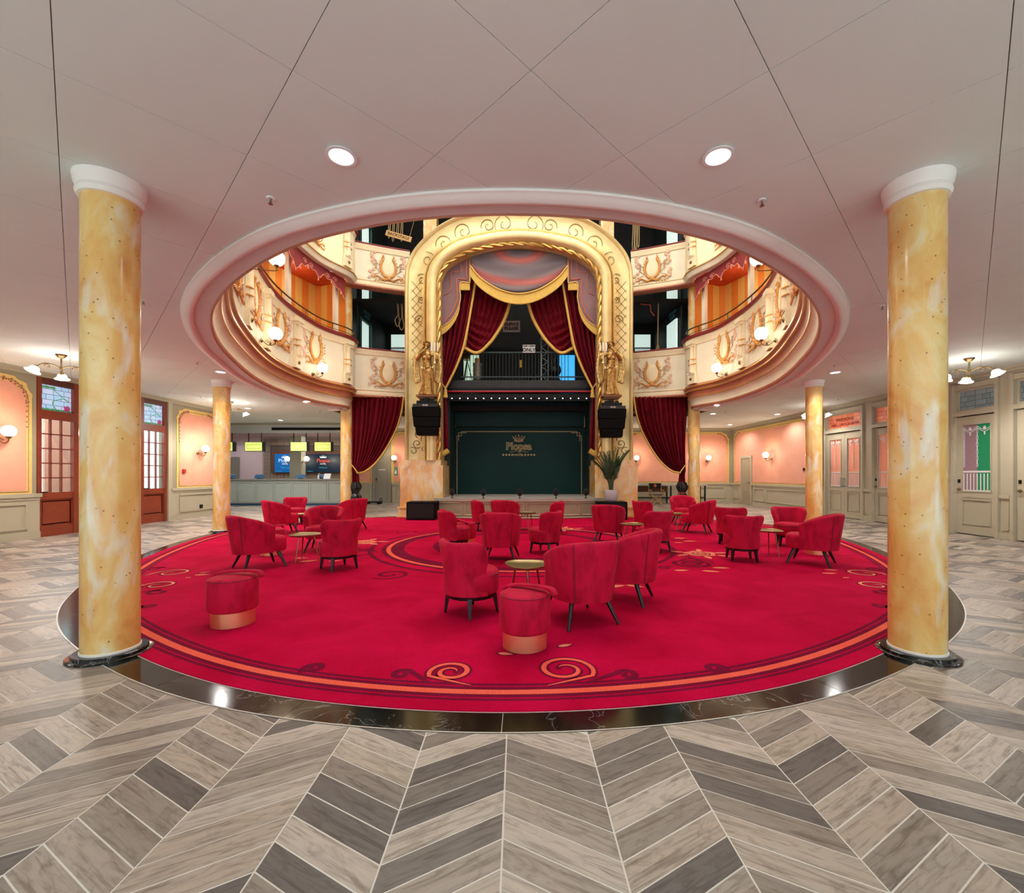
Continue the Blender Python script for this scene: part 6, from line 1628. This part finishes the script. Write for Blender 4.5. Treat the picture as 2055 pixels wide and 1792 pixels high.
MB().box((xa_ + .17, YB - .05, 1.15), (.04, .04, .1)).build('card_reader', black, d, 0, world=True); MB().tube([(xa_ + .17, YB - .03, 1.0), (xa_ + .17, YB - .08, 1.0), (xa_ + .28, YB - .08, 1.0)], .014, 6).build('handle', brass, d, world=True)
b = MB()
for k in range(9): b.box(((xa_ + xb_) / 2 - .14 + k * .035, YB - .034, 1.62), (.022, .006, .05 if k % 3 else .06))
b.build('lettering', white_enamel, d, 0, world=True)
ex = thing('exit_sign', 'small green escape sign on the pink wall beside the grey door', 'sign', (-6.28, YB - .03, 1.35))
MB().box((0, 0, .2), (.16, .02, .4)).build('plate', simple('exit_green', '#2f7a5c', .4), ex, 0); MB().box((0, -.012, .13), (.09, .006, .14)).box((.01, -.012, .24), (.04, .006, .05)).build('pictogram', white_enamel, ex, 0)
tag(MB().box((XR - .035, 16.35, 1.58), (.03, .13, .1)).build('wall_thermostat', black, smooth=0), 'small black control on the pink right wall', 'thermostat')
bt_ = thing('hand_trolley', 'small black hand trolley on the floor before the grey door', 'trolley', (-7.0, 20.9, 0))
MB().box((0, 0, .1), (.7, .4, .05)).build('platform', black, bt_)
for sx in (-1, 1):
    for sy in (-1, 1): q = MB().lathe([(.07, -.02), (.07, .02)], 14).build('wheel', black, bt_); q.rotation_euler = (PI / 2, 0, 0); q.location = (sx * .27, sy * .18, .072)
MB().tube([(.33, -.15, .12), (.33, -.15, .28), (.33, .15, .28), (.33, .15, .12)], .015, 6).build('handle', black, bt_)

# ================================================================== RECEPTION
YC = 20.0
ct = thing('reception_counter', 'long sage grey panelled reception counter', 'counter', (-10.6, YC, 0))
MB().bb((-14.4, YC, .1), (-7.95, YC + .7, 1.13)).build('counter_body', sage, ct, 0, world=True); MB().bb((-14.45, YC - .06, 1.13), (-7.9, YC + .75, 1.19)).build('counter_top', simple('counter_taupe', '#8d8a80', .35), ct, 0, world=True); MB().bb((-14.4, YC + .04, 0), (-7.95, YC + .68, .1)).build('plinth', simple('plinth_blue', '#2f5a80', .5), ct, 0, world=True)
for k in range(8): frame_on('y', YC, -14.38 + k * .8, -14.38 + k * .8 + .76, .16, 1.08, .06, .02, sage, ct, 'panel_moulding', -1)
for k, px in enumerate((462, 519, 602, 645)):
    p = at(px, 955, YC + .35); t = thing('counter_monitor', ('monitor back on the counter beside the slim column', 'monitor back on the counter under the second lantern', 'monitor back on the counter under the third lantern', 'monitor back on the counter near the gallery column')[k], 'monitor', (p.x, p.y, 1.19), group='counter monitors')
    MB().extrude([(-.23, 0, .02), (.23, 0, .02), (.2, .1, .18), (-.2, .1, .18)], (0, .04, .02)).build('screen_back', monitor_blue, t, 0); MB().box((0, .1, .02), (.2, .2, .035)).build('stand', black, t, 0)
t = thing('sanitiser_pump', 'small clear pump bottle on the counter', 'bottle', (-9.3, YC + .3, 1.19)); MB().lathe([(.05, 0), (.05, .14), (.02, .17), (.02, .2)], 12).build('bottle', white_enamel, t); MB().tube([(0, 0, .2), (0, 0, .24), (.06, 0, .24)], .01, 6).build('pump', white_enamel, t)
tag(MB().extrude([(-9.1, YC + .3, 1.19), (-8.8, YC + .3, 1.19), (-8.78, YC + .4, 1.43), (-9.08, YC + .4, 1.43)], (0, .02, 0)).build('notice_stand', white_enamel, smooth=0), 'white leaflet stand on the reception counter', 'stand')
bh = thing('ceiling_bulkhead', 'pale bulkhead with black slot diffuser over the reception', 'bulkhead', (-10.8, YC, CEIL - .4)); MB().bb((-16.5, YC - .1, 3.25), (-8.0, YC + .15, CEIL)).build('bulkhead', simple('pale_blue_white', '#d5dcda', .6), bh, 0, world=True)
MB().bb((-11.2, YC - .13, 3.36), (-8.1, YC - .09, 3.48)).build('slot_diffuser', black, bh, 0, world=True); MB().bb((-16.5, YC - .14, 3.60), (-8.0, YC - .1, CEIL)).build('head_strip', taupe, bh, 0, world=True)  # black slot, then a taupe strip along the bulkhead top
for k, (p0, p1) in enumerate(((434, 471), (494, 530), (585, 619), (633, 667))):
    a, c = at(p0, 887, YC + .02), at(p1, 906, YC + .02); t = thing('hanging_lantern', ('yellow green lantern box hanging beside the slim column', 'second yellow green lantern box from the slim column', 'third yellow green lantern box, before the dark screen', 'yellow green lantern box nearest the gallery column')[k], 'lantern', ((a.x + c.x) / 2, a.y, c.z), group='reception lanterns')
    W2, H2 = c.x - a.x, a.z - c.z
    MB().box((0, 0, H2 / 2), (W2, .24, H2)).build('case', black, t, 0); MB().box((0, -.122, H2 / 2), (W2 - .05, .01, H2 - .04)).build('lit_face', lantern_face, t, 0); o = frame_on('y', -.128, -W2 * .38, W2 * .38, H2 * .3, H2 * .72, .012, .004, simple('lantern_line', '#a9b45a', .6), t, 'printed_frame', -1)
    o.matrix_parent_inverse = Matrix.Identity(4)
    for s in (-1, 1): MB().tube([(s * W2 * .36, 0, H2), (s * W2 * .36, 0, 3.25 - c.z)], .018, 6).build('rod', black, t)
kb = thing('key_cabinet_wall', 'timber wall of little key cabinets behind the reception', 'cabinet', (-9.6, 23.2, 0)); walnut = simple('walnut_grey', '#8a7668', .5, var=.12)
kx0, kx1 = -13.7, -7.7
kx0, kx1 = -13.5, -9.0
MB().bb((kx0, 23.25, 0), (kx1, 23.4, 3.24)).build('backing', simple('walnut_dark', '#5e5047', .6), kb, 0, world=True)
ndx = int((kx1 - kx0) / .36); kn = MB().sphere((0, 0, 0), .022, 8, 6).mesh('knob', brass); dm = MB().box((0, 0, 0), (.345, .05, .345)).mesh('cabinet_door', walnut, 0)
for i in range(ndx):
    for j in range(9):
        x, z = kx0 + .18 + i * .36, .2 + j * .36
        if z > 3.2 or z < 1.1: continue
        if -13.05 < x < -9.3 and 1.45 < z < 2.75: continue
        o = place(dm, 'cabinet_door', kb, (x + 9.6, .03, z), 0); place(kn, 'knob', o, (0, -.04, 0), 0)
tag(MB().bb((-11.3, 21.6, 0), (-10.75, 22.05, 3.25)).build('reception_pier', simple('pier_grey', '#a9a48f', .5), smooth=0), 'grey square pier standing behind the counter', 'pier')
scr_blue = simple('screen_blue', '#0f4f8c', .3, emit='#0f5a9c', estr=.8); scr_dark = simple('screen_dark', '#0a1c2c', .3, emit='#0c2438', estr=.7)
for k, (x0, x1, mat) in enumerate(((-13.0, -11.75, scr_blue), (-11.4, -9.4, scr_dark))):
    t = thing('wall_screen', ('blue wall screen behind the counter left of the pier', 'dark wall screen with lit crest behind the counter right of the pier')[k], 'screen', ((x0 + x1) / 2, 23.2, 1.4)); MB().bb((x0, 23.16, 1.42), (x1, 23.26, 2.62)).build('niche', simple('niche_walnut', '#6b3f28', .5), t, 0, world=True); MB().bb((x0 + .14, 23.1, 1.5), (x1 - .05, 23.16, 2.45)).build('display', mat, t, 0, world=True)
    xm = (x0 + x1) / 2 + .05
    b = MB()
    for q in range(-2, 3): b.extrude([(xm + q * .06 - .03, 23.085, 2.24), (xm + q * .06 + .03, 23.085, 2.24), (xm + q * .085, 23.085, 2.40 - .03 * abs(q))], (0, .006, 0))
    b.build('display_crown', simple('lit_white', '#f4f4f4', .4, emit='#f4f4f4', estr=1), t, 0, world=True)
    b = MB()
    for q in range(6): b.box((x0 + .25 + q * .05, 23.088, 1.56), (.035, .006, .03))
    b.build('display_ticker', simple('lit_#4fd0e0', '#4fd0e0', .4), t, 0, world=True)
    for tx, sz, dz, cl in (('Plopsa', .26, 2.1, '#d84a3a' if k else '#9ec7ea'), ('HOTEL', .1, 1.93, '#e0d0c0'), ('Welkom', .12, 1.74, '#4fd0e0')):
        o = text_mesh(tx, sz, simple('lit_' + cl, cl, .4, emit=cl, estr=1.1), 'display_lettering', t, .002); o.matrix_parent_inverse = t.matrix_basis.inverted(); text_on(o, (xm, 23.09, dz), (PI / 2, 0, 0))
sconce((-11.32, 21.8, 2.0), (-1, 0), 'globe lamp on the left face of the reception pier', .12, 14, 'wall sconces', .2); sconce((-10.73, 21.7, 2.0), (1, 0), 'globe lamp on the right face of the reception pier', .12, 14, 'wall sconces', .2)
d = thing('door_11', 'grey door in the pale wall at the end of the reception', None, (-14.4, 23.4, 0), kind='structure'); MB().bb((-15.9, 23.34, 0), (-14.85, 23.4, 2.3)).build('door_frame', grey_door, d, 0, world=True); MB().bb((-15.8, 23.32, 0), (-14.95, 23.36, 2.2)).build('door_leaf', grey_door, d, 0, world=True)

# ================================================================== RIGHT BACK: long table and folding director chair
tb = thing('long_table', 'long grey topped table with black legs against the end wall', 'table', (6.2, 21.2, 0))
MB().bb((4.4, 20.9, .86), (8.6, 21.6, .92)).build('top', stage_top, tb, 0, world=True)
for x in (4.5, 6.9, 8.5): 
    for y in (20.95, 21.55): MB().bb((x - .03, y - .03, 0), (x + .03, y + .03, .86)).build('leg', black, tb, 0, world=True)
MB().bb((4.5, 20.95, .28), (8.5, 21.0, .33)).build('stretcher', black, tb, 0, world=True)
MB().bb((5.3, 21.5, .55), (6.9, 21.55, .86)).build('modesty_panel', simple('panel_walnut', '#6b4326', .5), tb, 0, world=True)
p = F(1317, 1014); dc = thing('director_chair', 'folding wooden director chair with black canvas back before the long table', 'chair', (p[0], p[1], 0))
for s in (-1, 1): MB().tube([(-.28 * s, -.2, 0), (.28 * s, -.2, .5)], .02, 6).tube([(-.28 * s, .2, 0), (.28 * s, .2, .5)], .02, 6).build('cross_leg', wood_light, dc)
for s in (-1, 1): MB().tube([(s * .28, .2, .45), (s * .28, .2, .98)], .018, 6).tube([(s * .28, -.22, .68), (s * .28, .22, .68)], .022, 6).tube([(s * .28, -.2, .45), (s * .28, -.2, .68)], .018, 6).build('arm_frame', wood_light, dc)
MB().box((0, 0, .47), (.56, .4, .02)).build('seat', black, dc, 0); bk = MB().box((0, .2, .87), (.6, .02, .24)).build('backrest', black, dc, 0)
b = MB(); flower(b, (0, .18, .88), .07); b.build('emblem', simple('emblem_red', '#d2563a', .5), bk, 180)

lamp('POINT', 'lobby_fill', (-12.2, 11.4, 3.2), 150, (.9, .97, 1), .2)  # added point light to brighten the lobby, no fitting
# added fill lights without fittings in the striped boxes and the reception bay
for right in (False, True):
    for y in (14.2, 12.0, 10.0, 8.3):
        L_ = offset(box_line, -.35, False); i = near_y(L_, y, right); lamp('POINT', 'box_fill', (L_[i][0], L_[i][1], Z2 - .5), 13, (1, .9, .7), .2)
for x in (-14.5, -12.2, -9.8): lamp('SPOT', 'reception_fill', (x, 18.3, CEIL - .02), 120, (.95, .97, 1), .1, spot=2.7); lamp('SPOT', 'reception_fill', (x, 21.9, CEIL - .02), 120, (.95, .97, 1), .1, spot=2.7)
for x in (-4.5, 0, 4.5, 8): lamp('SPOT', 'rear_spot', (x, 20.0, CEIL - .02), 120, (1, .95, .88), .1, spot=2.7)  # bare spots before the end wall, no fittings

for o in COL.objects:
    if o.parent and o.name.split('.')[0] in STUFFY: o['kind'] = 'stuff'
